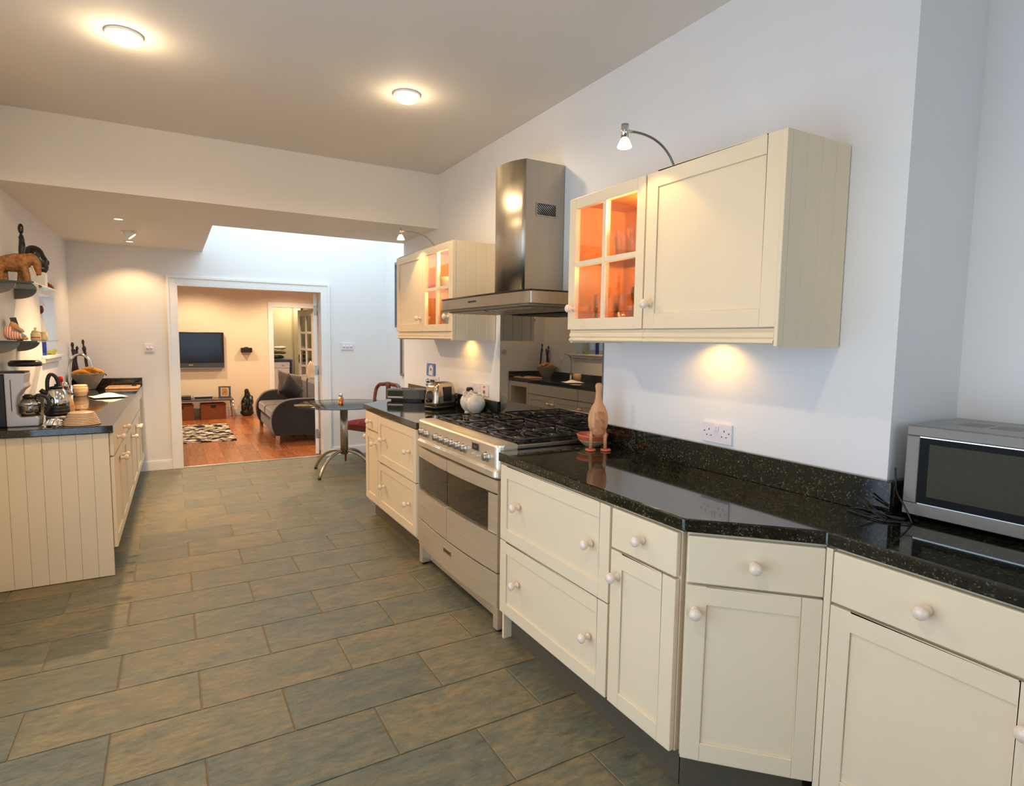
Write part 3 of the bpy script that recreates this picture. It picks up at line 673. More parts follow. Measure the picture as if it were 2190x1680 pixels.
# hob
hob = put('hob', MB().box(0.008, CW - .008, 0.10, 0.578, 0.912, 0.926), BLACKE, ck, bevel=0.003)
put('hob_trim', MB().box(0.002, 0.010, 0.10, 0.585, 0.9125, 0.931).box(CW - .010, CW - .002, 0.10, 0.585, 0.9125, 0.931).box(0.010, CW - .010, 0.577, 0.585, 0.9125, 0.934), STEEL, hob, bevel=0.002)
_bu = MB().lathe([(0, 0), (0.05, 0), (0.048, 0.008), (0.040, 0.010), (0.040, 0.016), (0, 0.016)], 24).mesh('burner'); _bu.materials.append(pm('burner_alloy', C(120, 112, 100), 0.4, metal=0.8))
_bc = MB().lathe([(0, 0.016), (0.036, 0.016), (0.037, 0.020), (0.032, 0.024), (0, 0.025)], 24).mesh('burner_cap'); _bc.materials.append(BLACKE)
for bx, by, sc in ((0.19, 0.23, .8), (0.19, 0.45, 1.), (0.53, 0.34, 1.5), (0.87, 0.23, 1.), (0.87, 0.45, .8), (0.70, 0.45, .7)):
    b = put('burner', _bu, IRON, hob, (bx, by, 0.926)); b.scale = (sc, sc, 1); c = put('cap', _bc, BLACKE, b)
for gx0, gx1 in ((0.03, 0.355), (0.362, 0.70), (0.707, 1.032)):
    m = MB(); r = 0.0052; zt = 0.951; y0, y1 = 0.125, 0.565; xm = (gx0 + gx1) / 2
    for y in (y0, (y0 + y1) / 2, y1): m.tube([(gx0, y, zt), (gx1, y, zt)], r, 6)
    for x in (gx0, gx1): m.tube([(x, y0, zt), (x, y1, zt)], r, 6)
    for yc in (y0 + .11, y1 - .11):
        for a in range(8):
            g = a * PI / 4 + PI / 8; R0 = 0.028; R1 = 0.10 if a % 2 else 0.11
            m.tube([(xm + R0 * math.cos(g), yc + R0 * math.sin(g), zt + .003), (xm + R1 * math.cos(g) * 1.25, yc + R1 * math.sin(g), zt)], 0.0045, 6)
        m.tube([(xm, yc - .11, zt), (xm, yc - .03, zt + .002)], r, 6); m.tube([(xm, yc + .11, zt), (xm, yc + .03, zt + .002)], r, 6)
    for x in (gx0, xm, gx1):
        for y in (y0, y1): m.tube([(x, y, zt), (x, y, 0.9262)], r, 6)
    put('pan_support', m, IRON, hob)
m = MB()
for i, y in enumerate((0.108, 0.116)): m.tube([(0.03, y, 0.938), (CW - .03, y, 0.938)], 0.0028, 6)
for i in range(5): m.box(0.03 + i * (CW - .064) / 4, 0.034 + i * (CW - .064) / 4, 0.106, 0.118, 0.926, 0.938)
put('front_rail', m, IRON, hob)

# ================================================================== EXTRACTOR HOOD
hd = thing('cooker_hood', 'stainless steel chimney cooker hood with curved chimney and flat canopy', 'hood', (1.480, 3.512, 1.606), RT)
HW = 1.078
def hbf(s): return 0.0 + 0.0 * s + (0.02 * (abs(s - HW / 2) / (HW / 2)) ** 6)
dep = W - 1.480 - 0.004
m = MB()
prof = [(s, hbf(s)) for s in [HW * i / 24 for i in range(25)]]
pts = prof + [(HW, dep), (0, dep)]
put('canopy', MB().prism(pts, 0.012, 0.074), STEEL, hd, bevel=0.004)
put('top_plate', MB().prism([(x, y - .002) for x, y in prof] + [(HW, dep), (0, dep)], 0.0745, 0.081), BLACKE, hd)
put('underside', MB().box(0.012, HW - .012, 0.012, dep - .01, 0.002, 0.0118), GREYM, hd)
for i in range(2):
    a = 0.05 + i * 0.50; f = put('grease_filter', MB().box(a, a + .48, 0.05, dep - .06, -0.004, 0.0018), GREYM, hd)
    for k in range(8): put('slat', MB().box(a + .01, a + .47, 0.06 + k * .042, 0.078 + k * .042, -0.007, -0.0042), STEEL, f)
for i in range(5): put('button', MB().lathe([(0, 0), (0.0055, 0), (0.0055, 0.004), (0, 0.004)], 12, rx(PI / 2)), BLACKP, hd, (0.435 + i * 0.021, 0.001, 0.047))
# chimney, bowed front
cy0, cy1 = 3.512 - 3.158, 3.512 - 2.814; fx = 1.692 - 1.480
cp_ = []
for i in range(17):
    s = i / 16; cp_.append((cy0 + (cy1 - cy0) * s, fx - 0.055 * (1 - (2 * s - 1) ** 2)))
cp_ += [(cy1, dep), (cy0, dep)]
ch = put('chimney', MB().prism(cp_, 0.0815, 2.414 - 1.606, smooth=False), STEELV, hd)
for p in ch.data.polygons:
    if abs(p.normal.z) < .5 and p.normal.y < -.5: p.use_smooth = True
gx0, gx1, gz0, gz1 = 1.757 - 1.480, 1.892 - 1.480, 2.119 - 1.606, 2.196 - 1.606
M = tr(cy1, 0, 0)
m = MB(); m.box(0, .004, gx0, gx1, gz0, gz0 + .007, M); m.box(0, .004, gx0, gx1, gz1 - .007, gz1, M); m.box(0, .004, gx0, gx0 + .007, gz0 + .007, gz1 - .007, M); m.box(0, .004, gx1 - .007, gx1, gz0 + .007, gz1 - .007, M)
gr = put('vent_grille', m, STEEL, ch, bevel=0.001)
put('grille_back', MB().box(0.0002, .001, gx0 + .007, gx1 - .007, gz0 + .007, gz1 - .007, M), BLACKP, gr)
a0, a1, b0, b1 = gx0 + .007, gx1 - .007, gz0 + .007, gz1 - .007
for k in range(-4, 9):
    ya = a0 + k * 0.0155; L = (b1 - b0) * 1.1
    p0 = (ya, b1); p1 = (ya + L, b0)
    t0 = max(0, (a0 - ya) / L); t1 = min(1, (a1 - ya) / L)
    if t1 - t0 < .08: continue
    q0 = (ya + L * t0, b1 - (b1 - b0) * t0); q1 = (ya + L * t1, b1 - (b1 - b0) * t1)
    mm = MB().tube([(0.002, q0[0], q0[1]), (0.002, q1[0], q1[1])], 0.0026, 5, M); put('slat', mm, STEEL, gr)

# ================================================================== LEFT RUN
LTH = PI / 2 - SH
def LP(v, off=0.0): return (-0.335 + off + SH * (v - 4.15), v, 0)
def lpt(u, v): return (u + SH * (v - 4.15), v)
o = put('worktop', MB().prism([lpt(-0.31, 4.148), lpt(-0.31, 7.296), lpt(-0.888, 7.296), lpt(-0.888, 4.148)], ZT, 0.91), GRAN, bevel=0.004)
tag(o, 'polished granite worktop along the left wall with kettle and coffee maker', 'worktop')
o = put('upstand', MB().prism([lpt(-0.31, 7.276), lpt(-0.31, 7.296), lpt(-0.868, 7.296), lpt(-0.868, 7.276)], 0.9105, 0.994), GRAN); tag(o, 'granite upstand on the far wall behind the fruit bowl', 'upstand')
o = put('upstand', MB().prism([lpt(-0.868, 4.60), lpt(-0.868, 7.27), lpt(-0.888, 7.27), lpt(-0.888, 4.60)], 0.9105, 0.994), GRAN); tag(o, 'granite upstand along the left wall below the shelves', 'upstand')
ep = thing('end_panel', 'tongue and groove cream end panel closing the left-hand worktop', 'panel', (lpt(-0.336, 4.168)[0], 4.168, 0), PI - SH)
# local x runs from the front corner towards the wall, local y back into room(-)... boards face -y world
put('backing', MB().box(0, .548, -.016, -.0122, 0.004, ZT - .004), CREAM, ep)
nb = 7; bw = 0.548 / nb
for i in range(nb):
    a = i * bw + .0002; b = (i + 1) * bw - .0002; c = .0018
    put('board', MB().add([(a, -.012, 0.004), (b, -.012, 0.004), (b, -.001, 0.004), (b - c, .002, 0.004), (a + c, .002, 0.004), (a, -.001, 0.004),
                           (a, -.012, ZT - .004), (b, -.012, ZT - .004), (b, -.001, ZT - .004), (b - c, .002, ZT - .004), (a + c, .002, ZT - .004), (a, -.001, ZT - .004)],
                          [(0, 1, 7, 6), (1, 2, 8, 7), (2, 3, 9, 8), (3, 4, 10, 9), (4, 5, 11, 10), (5, 0, 6, 11), (0, 5, 4, 3, 2, 1), (6, 7, 8, 9, 10, 11)]), CREAM, ep)
def lunit(name, label, v0, v1):
    p = LP(v0); t = thing(name, label, 'cabinet', (p[0], p[1], 0), LTH); return t, v1 - v0
t, wd = lunit('base_unit', 'cream base unit with two drawers over two doors nearest on the left', 4.185, 5.115)
put('body', MB().box(0, wd, 0.002, .53, 0.165, ZT - .004), CREAM, t)
for a, b, kx in ((.004, wd / 2 - .002, .40), (wd / 2 + .002, wd - .004, wd / 2 + .06)):
    d = put('drawer', slab(a, b, .725, .860), CREAM, t, bevel=.003); knob(d, (a + b) / 2, .803)
    d = put('door', shaker(a, b, .168, .715), CREAM, t, bevel=.002); knob(d, kx, .640)
t, wd = lunit('base_unit', 'cream single door base unit in the middle of the left run', 5.118, 5.672)
put('body', MB().box(0, wd, 0.002, .53, 0.165, ZT - .004), CREAM, t)
d = put('drawer', slab(.004, wd - .004, .725, .860), CREAM, t, bevel=.003)
d = put('door', shaker(.004, wd - .004, .168, .715), CREAM, t, bevel=.002); knob(d, wd - .06, .625)
t, wd = lunit('base_unit', 'cream sink base unit with two false drawer fronts and paired doors', 5.675, 6.770)
put('body', MB().box(0, wd, 0.002, .53, 0.165, ZT - .004), CREAM, t)
for a, b, kx in ((.004, wd / 2 - .002, wd / 2 - .05), (wd / 2 + .002, wd - .004, wd / 2 + .05)):
    d = put('drawer', slab(a, b, .725, .860), CREAM, t, bevel=.003)
    d = put('door', shaker(a, b, .168, .715), CREAM, t, bevel=.002); knob(d, kx, .625)
t, wd = lunit('open_shelf_unit', 'cream open shelf unit against the far wall at the end of the left run', 6.773, 7.285)
m = MB(); m.box(0, .05, -.02, .53, .165, ZT - .004); m.box(wd - .05, wd, -.02, .53, .165, ZT - .004); m.box(.05, wd - .05, -.02, .53, .165, .21); m.box(.05, wd - .05, -.02, .53, .80, ZT - .004); m.box(.05, wd - .05, .515, .53, .21, .80)
put('body', m, CREAM, t, bevel=.002); put('shelf', MB().box(.05, wd - .05, .0, .515, .50, .518), CREAM, t)
o = put('plinth', MB().prism([lpt(-0.395, 4.185), lpt(-0.395, 7.285), lpt(-0.41, 7.285), lpt(-0.41, 4.185)], 0, .165), PLINTH); tag(o, 'brown-grey kickboard along the left-hand cabinets', 'plinth')
for i, (vv, cc, zz) in enumerate(((6.92, C(150, 140, 50), .519), (7.03, C(80, 40, 30), .519), (6.95, C(40, 50, 90), .2105), (7.10, C(60, 40, 50), .2105))):
    t = thing('bottle', ['olive oil bottle on the upper open shelf', 'brown sauce bottle on the upper open shelf', 'blue bottle on the lower open shelf', 'dark wine bottle on the lower open shelf'][i], 'bottle', (-0.47, vv, zz))
    put('body', MB().lathe([(0, 0), (.032, 0), (.033, .01), (.033, .12), (.012, .16), (.011, .20), (0, .20)], 16), pm('bottle_%d' % i, cc, .15), t)
    put('cap', MB().lathe([(.0125, .185), (.0135, .186), (.0135, .212), (0, .213)], 12), BLACKP, t)

# ================================================================== CEILING LIGHTS
def ceiling_lamp(label, x, y, power):
    t = thing('ceiling_light', label, 'light', (x, y, ZC))
    put('rim', MB().lathe([(0.068, 0.0), (0.074, -0.0005), (0.074, -0.010), (0.066, -0.014), (0.064, -0.006)], 32), TRIM, t)
    put('diffuser', MB().lathe([(0.0, -0.046), (0.030, -0.044), (0.050, -0.036), (0.062, -0.022), (0.065, -0.008)], 32), BAMP, t)
    point('ceiling_bulb', (x, y, ZC - 0.085), power * .14, WARM2, 0.05); spot('ceiling_beam', (x, y, ZC - .05), (0, 0, -1), power * 2.2, WARM2, 165, .4, .05)
ceiling_lamp('round glass ceiling light left of centre above the floor', -0.134, 3.27, 17)
ceiling_lamp('round glass ceiling light nearer the cooker hood', 1.169, 3.23, 11)
ceiling_lamp('added unseen ceiling light behind the viewpoint for warm fill', -0.134, 0.75, 13)  # out-of-view lamp added as warm fill from the front
def downlight(label, x, y, power, d=(0, 0, -1), tilt=False, ang=95):
    t = thing('downlight', label, 'light', (x, y, ZS))
    put('rim', MB().lathe([(0.030, 0.0), (0.045, -0.0005), (0.044, -0.005), (0.032, -0.007), (0.030, -0.002)], 24), TRIM, t)
    if tilt:
        g = put('gimbal', MB().lathe([(0.0, 0.0), (0.034, 0.0), (0.040, -0.04), (0.038, -0.060)], 20, ry(-0.7)), TRIM, t)
        put('bulb', MB().lathe([(0.0, -0.066), (0.033, -0.0625), (0.035, -0.0605), (0, -0.0605)], 20, ry(-0.7)), BAMP2, g)
    else:
        put('bulb', MB().lathe([(0.0, -0.0062), (0.0285, -0.0045), (0.0285, -0.001), (0, -0.001)], 20), BAMP2, t)
    spot('downlight_beam', (x + (.05 if tilt else 0), y, ZS - 0.075 if tilt else ZS - .012), d, power, WARM, ang, 0.55, 0.03)
downlight('flush halogen downlight in the lowered ceiling, nearest of three', -0.322, 5.645, 140, (0.30, -0.12, -1), ang=126)
downlight('tilted gimbal halogen downlight in the lowered ceiling', -0.300, 6.26, 34, (0.44, -0.12, -1), True, 70)
downlight('flush halogen downlight close to the far wall', -0.313, 6.93, 24, (0.0, 0.06, -1), ang=120)
# ================================================================== RIGHT WORKTOP THINGS
ZW = 0.9103
def bez(P, n=12):
    P = [Vector(p) for p in P]; out = []
    for i in range(n + 1):
        s = i / n; Q = list(P)
        while len(Q) > 1: Q = [Q[j] * (1 - s) + Q[j + 1] * s for j in range(len(Q) - 1)]
        out.append(Q[0])
    return out
def cat_spline(P, n=8):
    P = [Vector(p) for p in P]; Q = [P[0]] + P + [P[-1]]; out = []
    for i in range(1, len(Q) - 2):
        for k in range(n):
            t = k / n; a, b, c, d = Q[i - 1], Q[i], Q[i + 1], Q[i + 2]
            out.append(0.5 * ((2 * b) + (c - a) * t + (2 * a - 5 * b + 4 * c - d) * t * t + (3 * b - a - 3 * c + d) * t ** 3))
    out.append(P[-1]); return out

# microwave
mw = thing('microwave', 'large silver microwave oven with dark glass door on the granite worktop', 'microwave', (1.953, 0.955, ZW), RT + 0.06)
MWW = 0.56; MH0 = 0.016; MH1 = 0.289; MD = 0.36
MWS = pm('microwave_silver', C(132, 126, 116), 0.5, metal=0.4, var=0.03, scale=20)
put('casing', MB().box(0.0, MWW, 0.022, MD, MH0, MH1), pm('microwave_casing', C(150, 152, 152), 0.45, metal=0.2, var=0.02), mw, bevel=0.006)
m = MB(); m.box(0, MWW, 0, .021, MH1 - .030, MH1); m.box(0, MWW, 0, .021, MH0, MH0 + .036); m.box(0, .036, .0005, .021, MH0 + .0365, MH1 - .0305); m.box(MWW - .12, MWW, .0005, .021, MH0 + .0365, MH1 - .0305)
dr = put('door', m, MWS, mw, bevel=0.0025)
put('door_glass', MB().box(.036, MWW - .12, .004, .021, MH0 + .0365, MH1 - .0305), pm('microwave_glass', C(12, 12, 11), .5, spec=.15), dr)
put('window_mesh', MB().box(.062, MWW - .145, .0032, .0041, MH0 + .062, MH1 - .052), patternmat('microwave_mesh', [(0, C(34, 32, 18)), (1, C(62, 56, 34))], 160, .65, 'noise'), dr)
put('edge_trim', MB().box(.036, MWW - .12, .0, .004, MH0 + .0365, MH0 + .0395).box(.036, MWW - .12, .0, .004, MH1 - .0335, MH1 - .0305), CHROME, dr)
for i in range(4):
    a = .075 + i * .085
    v = put('vent', MB().box(a, a + .07, .14, .24, MH1, MH1 + .0006), pm('vent_mesh_%d' % i, C(128, 122, 120), .5), mw)
for a in (.03, MWW - .05):
    for b in (.04, MD - .05): put('foot', MB().lathe([(0, 0), (.012, 0), (.012, MH0), (0, MH0)], 12, tr(a, b, 0)), BLACKP, mw)
cb = put('power_cable', MB().tube(cat_spline([(1.96, 0.985, 1.06), (1.945, 0.972, 1.005), (1.93, 0.958, 0.985), (1.918, 0.93, .955), (1.912, 0.905, .916), (1.895, 0.90, .9145), (1.868, 0.93, .9145), (1.845, 0.965, .9145), (1.862, 1.06, .9145), (1.885, 1.075, .918), (1.90, 1.03, .922), (1.88, .965, .918), (1.858, .955, .916), (1.87, 1.0, .930), (1.88, 1.05, .962)], 10), .0028, 7), BLACKP)
tag(cb, 'tangled black cable trailing over the worktop corner beside the microwave', 'cable')
cb = put('power_cable', MB().tube(cat_spline([(1.90, 1.04, .955), (1.888, 0.995, .93), (1.90, .95, .916), (1.925, .93, .9145), (1.915, .975, .9145), (1.873, 1.01, .9155), (1.85, 1.04, .9145)], 10), .003, 7), BLACKP)
tag(cb, 'short looped black cable lying behind the trailing one', 'cable')

# sockets
def wallplate(name, label, y0, y1, z0, z1, build, t=0.010):
    s = thing(name, label, 'socket' if 'socket' in name else 'switch', (W - .0005, y1, (z0 + z1) / 2), RT)
    w_, h_ = y1 - y0, z1 - z0
    put('plate', MB().box(0, w_, -t, 0, -h_ / 2, h_ / 2), PLATEW, s, bevel=0.002)
    build(s, w_, h_, t); return s
HOLE = pm('socket_hole', C(40, 34, 36), .6)
def outlet(s, cx, t, dz=0.0):
    m = MB(); m.box(cx - .002, cx + .002, -t - .0006, -t + .0002, .008 + dz, .016 + dz); m.box(cx - .014, cx - .008, -t - .0006, -t + .0002, -.014 + dz, -.010 + dz); m.box(cx + .008, cx + .014, -t - .0006, -t + .0002, -.014 + dz, -.010 + dz)
    put('pin_hole', m, HOLE, s)
def rocker(s, cx, t, z, mat=None, w_=.010, h_=.022):
    put('rocker', MB().box(cx - w_ / 2, cx + w_ / 2, -t - .005, -t, z - h_ / 2, z + h_ / 2), mat or PLATEW, s, bevel=.0015)
REDP = pm('red_neon', C(214, 60, 50), .4)
def dbl(s, w_, h_, t):
    outlet(s, w_ * .24, t); outlet(s, w_ * .76, t); rocker(s, w_ * .46, t, .018); rocker(s, w_ * .54, t, .018)
    m = MB()
    for cx in (.012, w_ - .012): m.lathe([(0, 0), (.003, 0), (.003, .0006), (0, .0006)], 10, tr(cx, -t, .004) @ rx(PI / 2))
    put('screw', m, HOLE, s)
wallplate('wall_socket', 'white double wall socket with two switches above the right worktop', 1.596, 1.745, 1.030, 1.113, dbl)
def socl(s, w_, h_, t):
    rocker(s, w_ * .7, t, .012); outlet(s, w_ * .75, t)
    p = put('plug', MB().box(w_ * .15, w_ * .15 + .05, -t - .035, -t, -.035, .012), GREYP, s, bevel=.008)
    put('cord', MB().tube(cat_spline([(w_ * .15 + .02, -t - .02, -.03), (w_ * .15, -t - .05, -.08), (w_ * .1, -t - .03, -.165)], 6), .003, 6), BLACKP, p)
wallplate('wall_socket', 'white double socket with a grey plug behind the radio', 4.60, 4.75, 1.04, 1.122, socl)
def socm(s, w_, h_, t):
    rocker(s, w_ * .5, t, .02); outlet(s, w_ * .7, t, -.008)
    put('plug', MB().box(.004, .05, -t - .04, -t, -.045, .005), BLACKP, s, bevel=.01)
wallplate('wall_socket', 'white wall socket with a black plug beside the vases', 3.825, 3.985, 1.040, 1.122, socm)
def cookersw(s, w_, h_, t):
    rocker(s, w_ * .5, t, -.012, REDP, .02, .022); put('neon', MB().box(w_ * .5 - .012, w_ * .5 + .012, -t - .002, -t, .018, .028), REDP, s)
wallplate('wall_switch', 'white cooker switch with red rocker next to the splashback', 3.705, 3.815, 1.036, 1.122, cookersw)
def backplate(name, label, x0, x1, z0, z1, n):
    s = thing(name, label, 'switch', ((x0 + x1) / 2, D - .0005, (z0 + z1) / 2)); w_, h_ = x1 - x0, z1 - z0
    put('plate', MB().box(-w_ / 2, w_ / 2, -.010, 0, -h_ / 2, h_ / 2), PLATEW, s, bevel=.002)
    for i in range(n):
        cx = (i - (n - 1) / 2) * w_ / (n + .6); put('rocker', MB().lathe([(0, 0), (.013, 0), (.012, .012), (0, .013)], 14, tr(cx, -.010, 0) @ rx(PI / 2)), PLATEW, s)
backplate('light_switch', 'white square light switch on the warm wall left of the doorway', -0.237, -0.150, 1.258, 1.346, 2)
backplate('light_switch', 'white wide dimmer switch on the blue-lit wall right of the doorway', 1.794, 1.947, 1.288, 1.373, 3)

# wooden bird utensil holder and terracotta dish
bt = thing('wooden_bird', 'carved wooden bird ornament with long neck standing on two legs by the splashback', 'ornament', (1.795, 2.272, ZW), 0.45 - 0.9)
prof = [(0.0, .062), (.018, .066), (.034, .085), (.046, .115), (.050, .150), (.046, .182), (.034, .212), (.022, .232), (.016, .255), (.0145, .285), (.017, .305), (.018, .318), (.012, .328), (0, .331)]
put('body', MB().lathe(prof, 20, sy=.8), PALEW, bt)
put('bark_patch', MB().grid(lambda a, b: (lambda g, z: (math.cos(g) * (.0465 - abs(z - .145) * .12), -math.sin(g) * .8 * (.0505 - abs(z - .150) * .10) * 1.015, z))(PI * (.5 + (a - .5) * (.92 if b < .6 else .92 * math.sqrt(max(.02, 1 - ((b - .6) / .4) ** 2)))), .083 + .112 * b), 10, 10), pm('bark', C(194, 130, 84), .55, var=.3, scale=70, bmp=1.0, bscale=140), bt)
for sx in (-.034, .034):
    put('leg', MB().tube([(sx * 1.05, -.012, .010), (sx, -.012, .075), (sx * .9, -.010, .098)], [.0085, .009, .007], 10), PALEW, bt)
    put('foot', MB().lathe([(0, 0), (.026, 0), (.027, .005), (.024, .010), (0, .008)], 20, tr(sx * 1.1, -.016, 0)), TERRA, bt)
db = thing('terracotta_dish', 'glazed terracotta dish with pale striped base behind the wooden bird', 'bowl', (1.838, 2.368, ZW))
put('rim', MB().lathe([(.070, .034), (.078, .052), (.080, .064), (.077, .065), (.074, .053), (.066, .036)], 32, cap=False), TERRA, db)
put('base', MB().lathe([(0, 0), (.036, 0), (.040, .004), (.058, .018), (.070, .0335), (.066, .0355), (.055, .022), (.036, .010), (0, .009)], 32), pm('glazed_band', C(176, 150, 112), .25, var=.1, scale=8, coat=.4), db)
put('stripe', MB().lathe([(.0655, .027), (.0672, .030), (.0662, .030), (.0645, .027)], 32, cap=False), BLACKP, db)

# radio, toaster, silver figure, vases, postcard
rd = thing('radio', 'low charcoal table radio with dark display on the far worktop', 'radio', (1.775, 4.868, ZW), -0.66)
RDB = pm('radio_body', C(84, 86, 82), .45, var=.04)
m = MB(); pts = [(-.17, -.09), (-.12, -.104), (0, -.110), (.12, -.104), (.17, -.09), (.165, .02), (.10, .09), (-.10, .09), (-.165, .02)]
put('body', m.prism(pts, .012, .100), RDB, rd, bevel=.010, seg=3)
put('foot', MB().prism([(a * .8, b * .8) for a, b in pts], 0, .012), BLACKP, rd)
put('display', MB().box(-.15, -.02, -.1115, -.106, .045, .085, rz(0)), pm('green_black_display', C(14, 40, 28), .1), rd)
put('slot', MB().box(-.15, -.02, -.111, -.106, .028, .036), PLATEW, rd)
put('card', MB().box(-.06, .05, -.06, .02, .1005, .104, rz(.3)), BLACKP, rd)
ts = thing('toaster', 'rounded brushed steel toaster with black dial and side window', 'toaster', (1.788, 4.205, ZW), 0.38)
def rr(a, b, r, n=6):
    out = []
    for cx, cy, g0 in ((a - r, b - r, 0), (-a + r, b - r, PI / 2), (-a + r, -b + r, PI), (a - r, -b + r, 1.5 * PI)):
        for k in range(n + 1): out.append((cx + r * math.cos(g0 + k * PI / 2 / n), cy + r * math.sin(g0 + k * PI / 2 / n)))
    return out
def loft(m, levels, M=None, smooth=True):
    n = len(levels[0][0]); vs = []; fs = []
    for pts, z in levels: vs += [(p[0], p[1], z) for p in pts]
    for i in range(len(levels) - 1):
        for k in range(n): fs.append((i * n + k, i * n + (k + 1) % n, (i + 1) * n + (k + 1) % n, (i + 1) * n + k))
    m.add(vs, fs, M, smooth); m.add(vs[:n], [tuple(range(n))], M); m.add(vs[-n:], [tuple(range(n))], M); return m
m = MB(); lv = []
for z, a, b in ((.024, .118, .074), (.05, .118, .074), (.12, .112, .070), (.165, .102, .064), (.190, .092, .058), (.200, .074, .046)): lv.append((rr(a, b, min(a, b) * .55), z))
put('shell', loft(m, lv), steel('toaster_steel', C(206, 188, 166), .2, (1, 1, 8)), ts)
put('base', loft(MB(), [(rr(.108, .068, .045), 0), (rr(.122, .080, .05), .006), (rr(.124, .080, .05), .022), (rr(.11, .068, .045), .0235)]), BLACKP, ts)
for sy in (-.020, .020): put('slot', MB().box(-.062, .058, sy - .010, sy + .010, .1995, .2015), BLACKP, ts)
put('side_window', MB().box(-.045, .055, -.0775, -.062, .050, .165, rx(-.05)), BLACKP, ts, bevel=.01, seg=3)
put('end_cap', MB().prism([(.042 * math.cos(g), .05 * math.sin(g) * (1.2 if math.sin(g) > 0 else .8)) for g in [k * PI / 12 for k in range(24)]], 0, .010, tr(-.1155, 0, .082) @ rz(PI / 2) @ rx(PI / 2)), GREYP, ts)
put('dial', MB().lathe([(0, 0), (.019, 0), (.017, .016), (0, .017)], 20, tr(-.1255, 0, .068) @ ry(-PI / 2)), BLACKP, ts)
put('lever', MB().box(-.135, -.120, -.012, .012, .128, .138), BLACKP, ts, bevel=.003)
sf = thing('silver_figurine', 'slim twisted silver statuette between radio and toaster', 'ornament', (1.845, 4.62, ZW))
m = MB().lathe([(0, 0), (.022, 0), (.022, .008), (.010, .014)], 16)
pr = [(.010, .014)]
for i in range(9): pr += [(.013, .022 + i * .012), (.008, .028 + i * .012)]
m.lathe(pr + [(.011, .135), (.005, .145)], 12)
put('body', m.ell((0, 0, .155), (.013, .013, .016)).ell((.006, 0, .182), (.02, .012, .02)), CHROME, sf)
def vase(label, x, y, R, a):
    v = thing('pottery_jug', label, 'vase', (x, y, ZW), a); k = R / .07
    put('body', MB().lathe([(0, 0), (.030 * k, 0), (.031 * k, .006), (.026 * k, .014), (.040 * k, .024), (.058 * k, .045), (.069 * k, .072), (.068 * k, .095), (.056 * k, .118), (.036 * k, .133), (.021 * k, .139), (.019 * k, .150), (.022 * k, .154), (.016 * k, .155), (.015 * k, .142), (0, .14)], 32), WHITEC, v)
    for s in (1, -1):
        P = [(s * .018 * k, 0, .148), (s * .045 * k, 0, .156), (s * .058 * k, 0, .140), (s * .050 * k, 0, .122)]
        put('handle', MB().tube(cat_spline(P, 6), .0075, 8), WHITEC, v)
    put('stopper', MB().lathe([(0, .150), (.0135 * k, .150), (.0135 * k, .158), (0, .159)], 14), pm('cork_red', C(150, 60, 44), .7), v)
vase('round white glazed jug with two small handles, left one of the pair', 1.850, 3.848, .058, .4)
vase('larger round white glazed jug in front beside the hob', 1.846, 3.715, .070, -.9)
pc = thing('postcard', 'blue and white postcard propped on the socket above the radio', 'postcard', (W - .012, 4.775, 1.1225), RT)
put('card', MB().box(-.09, .09, 0, .002, 0, .105, rx(-.05)), pm('postcard_sky', C(92, 128, 196), .5, var=.25, scale=14), pc)
put('tower', MB().box(-.035, .05, -.0008, 0, .004, .080, rx(-.05)).box(-.015, .03, -.0008, 0, .080, .092, rx(-.05)), pm('postcard_tower', C(226, 216, 202), .5, var=.15, scale=40), pc)
put('clock', MB().lathe([(0, 0), (.012, 0), (.012, .0004), (0, .0004)], 16, rx(-.05) @ tr(.008, -.0008, .055) @ rx(PI / 2)), HOLE, pc)

# glassware in the right glazed cabinet
def tumbler(label, x, y, z, r0, r1, h, g, flute=False):
    n = 24; m = MB(); pr = [(0, .002), (r0, 0), (r1, h)]
    if flute:
        sg = 28; prof = [(0, .002), (r0, 0), (r0 * 1.02, .012), (r1, h)]; vs = []; fs = []
        for j, (r, zz) in enumerate(prof):
            for k in range(sg):
                rr_ = r * (1 + (.05 if k % 2 else -.03) * (1 if j in (1, 2, 3) else 0)); vs.append((rr_ * math.cos(2 * PI * k / sg), rr_ * math.sin(2 * PI * k / sg), zz))
        for j in range(len(prof) - 1):
            for k in range(sg): fs.append((j * sg + k, j * sg + (k + 1) % sg, (j + 1) * sg + (k + 1) % sg, (j + 1) * sg + k))
        m.add(vs, fs)
    else: m.lathe(pr, 24, cap=False)
    o = put('drinking_glass', m, FLUTE if flute else GLASSW, None, (x, y, z)); tag(o, label, 'glass', g)
gx = 1.812
for i, (dx, dy) in enumerate(((-.06, 0), (-.06, .085), (-.06, -.085 + .0), (.03, .04), (.03, -.05))):
    tumbler(['middle fluted clear tumbler in the front row of the upper shelf', 'left fluted clear tumbler in the front row of the upper shelf', 'right fluted clear tumbler in the front row of the upper shelf', 'left fluted clear tumbler in the back row of the upper shelf', 'right fluted clear tumbler in the back row of the upper shelf'][i], 1.775 + dx, 1.955 + dy, 1.8065, .026, .038, .115, 'fluted tumblers on the upper shelf', True)
tumbler('tall clear highball glass standing left on the lower shelf', 1.735, 2.205, 1.5115, .03, .032, .15, None)
tumbler('wide clear glass jar at the back of the lower shelf', 1.83, 2.14, 1.5115, .055, .058, .145, None)
tumbler('dimpled clear beer glass on the right of the lower shelf', 1.715, 1.865, 1.5115, .031, .036, .125, None, True)
wg = thing('wine_glass', 'clear wine glass standing mid lower shelf', 'glass', (1.80, 2.02, 1.5115))
put('bowl', MB().lathe([(.0, .09), (.02, .094), (.034, .115), (.036, .145), (.031, .17), (.029, .17), (.034, .145), (.032, .117), (.018, .096), (0, .093)], 24), GLASSW, wg)
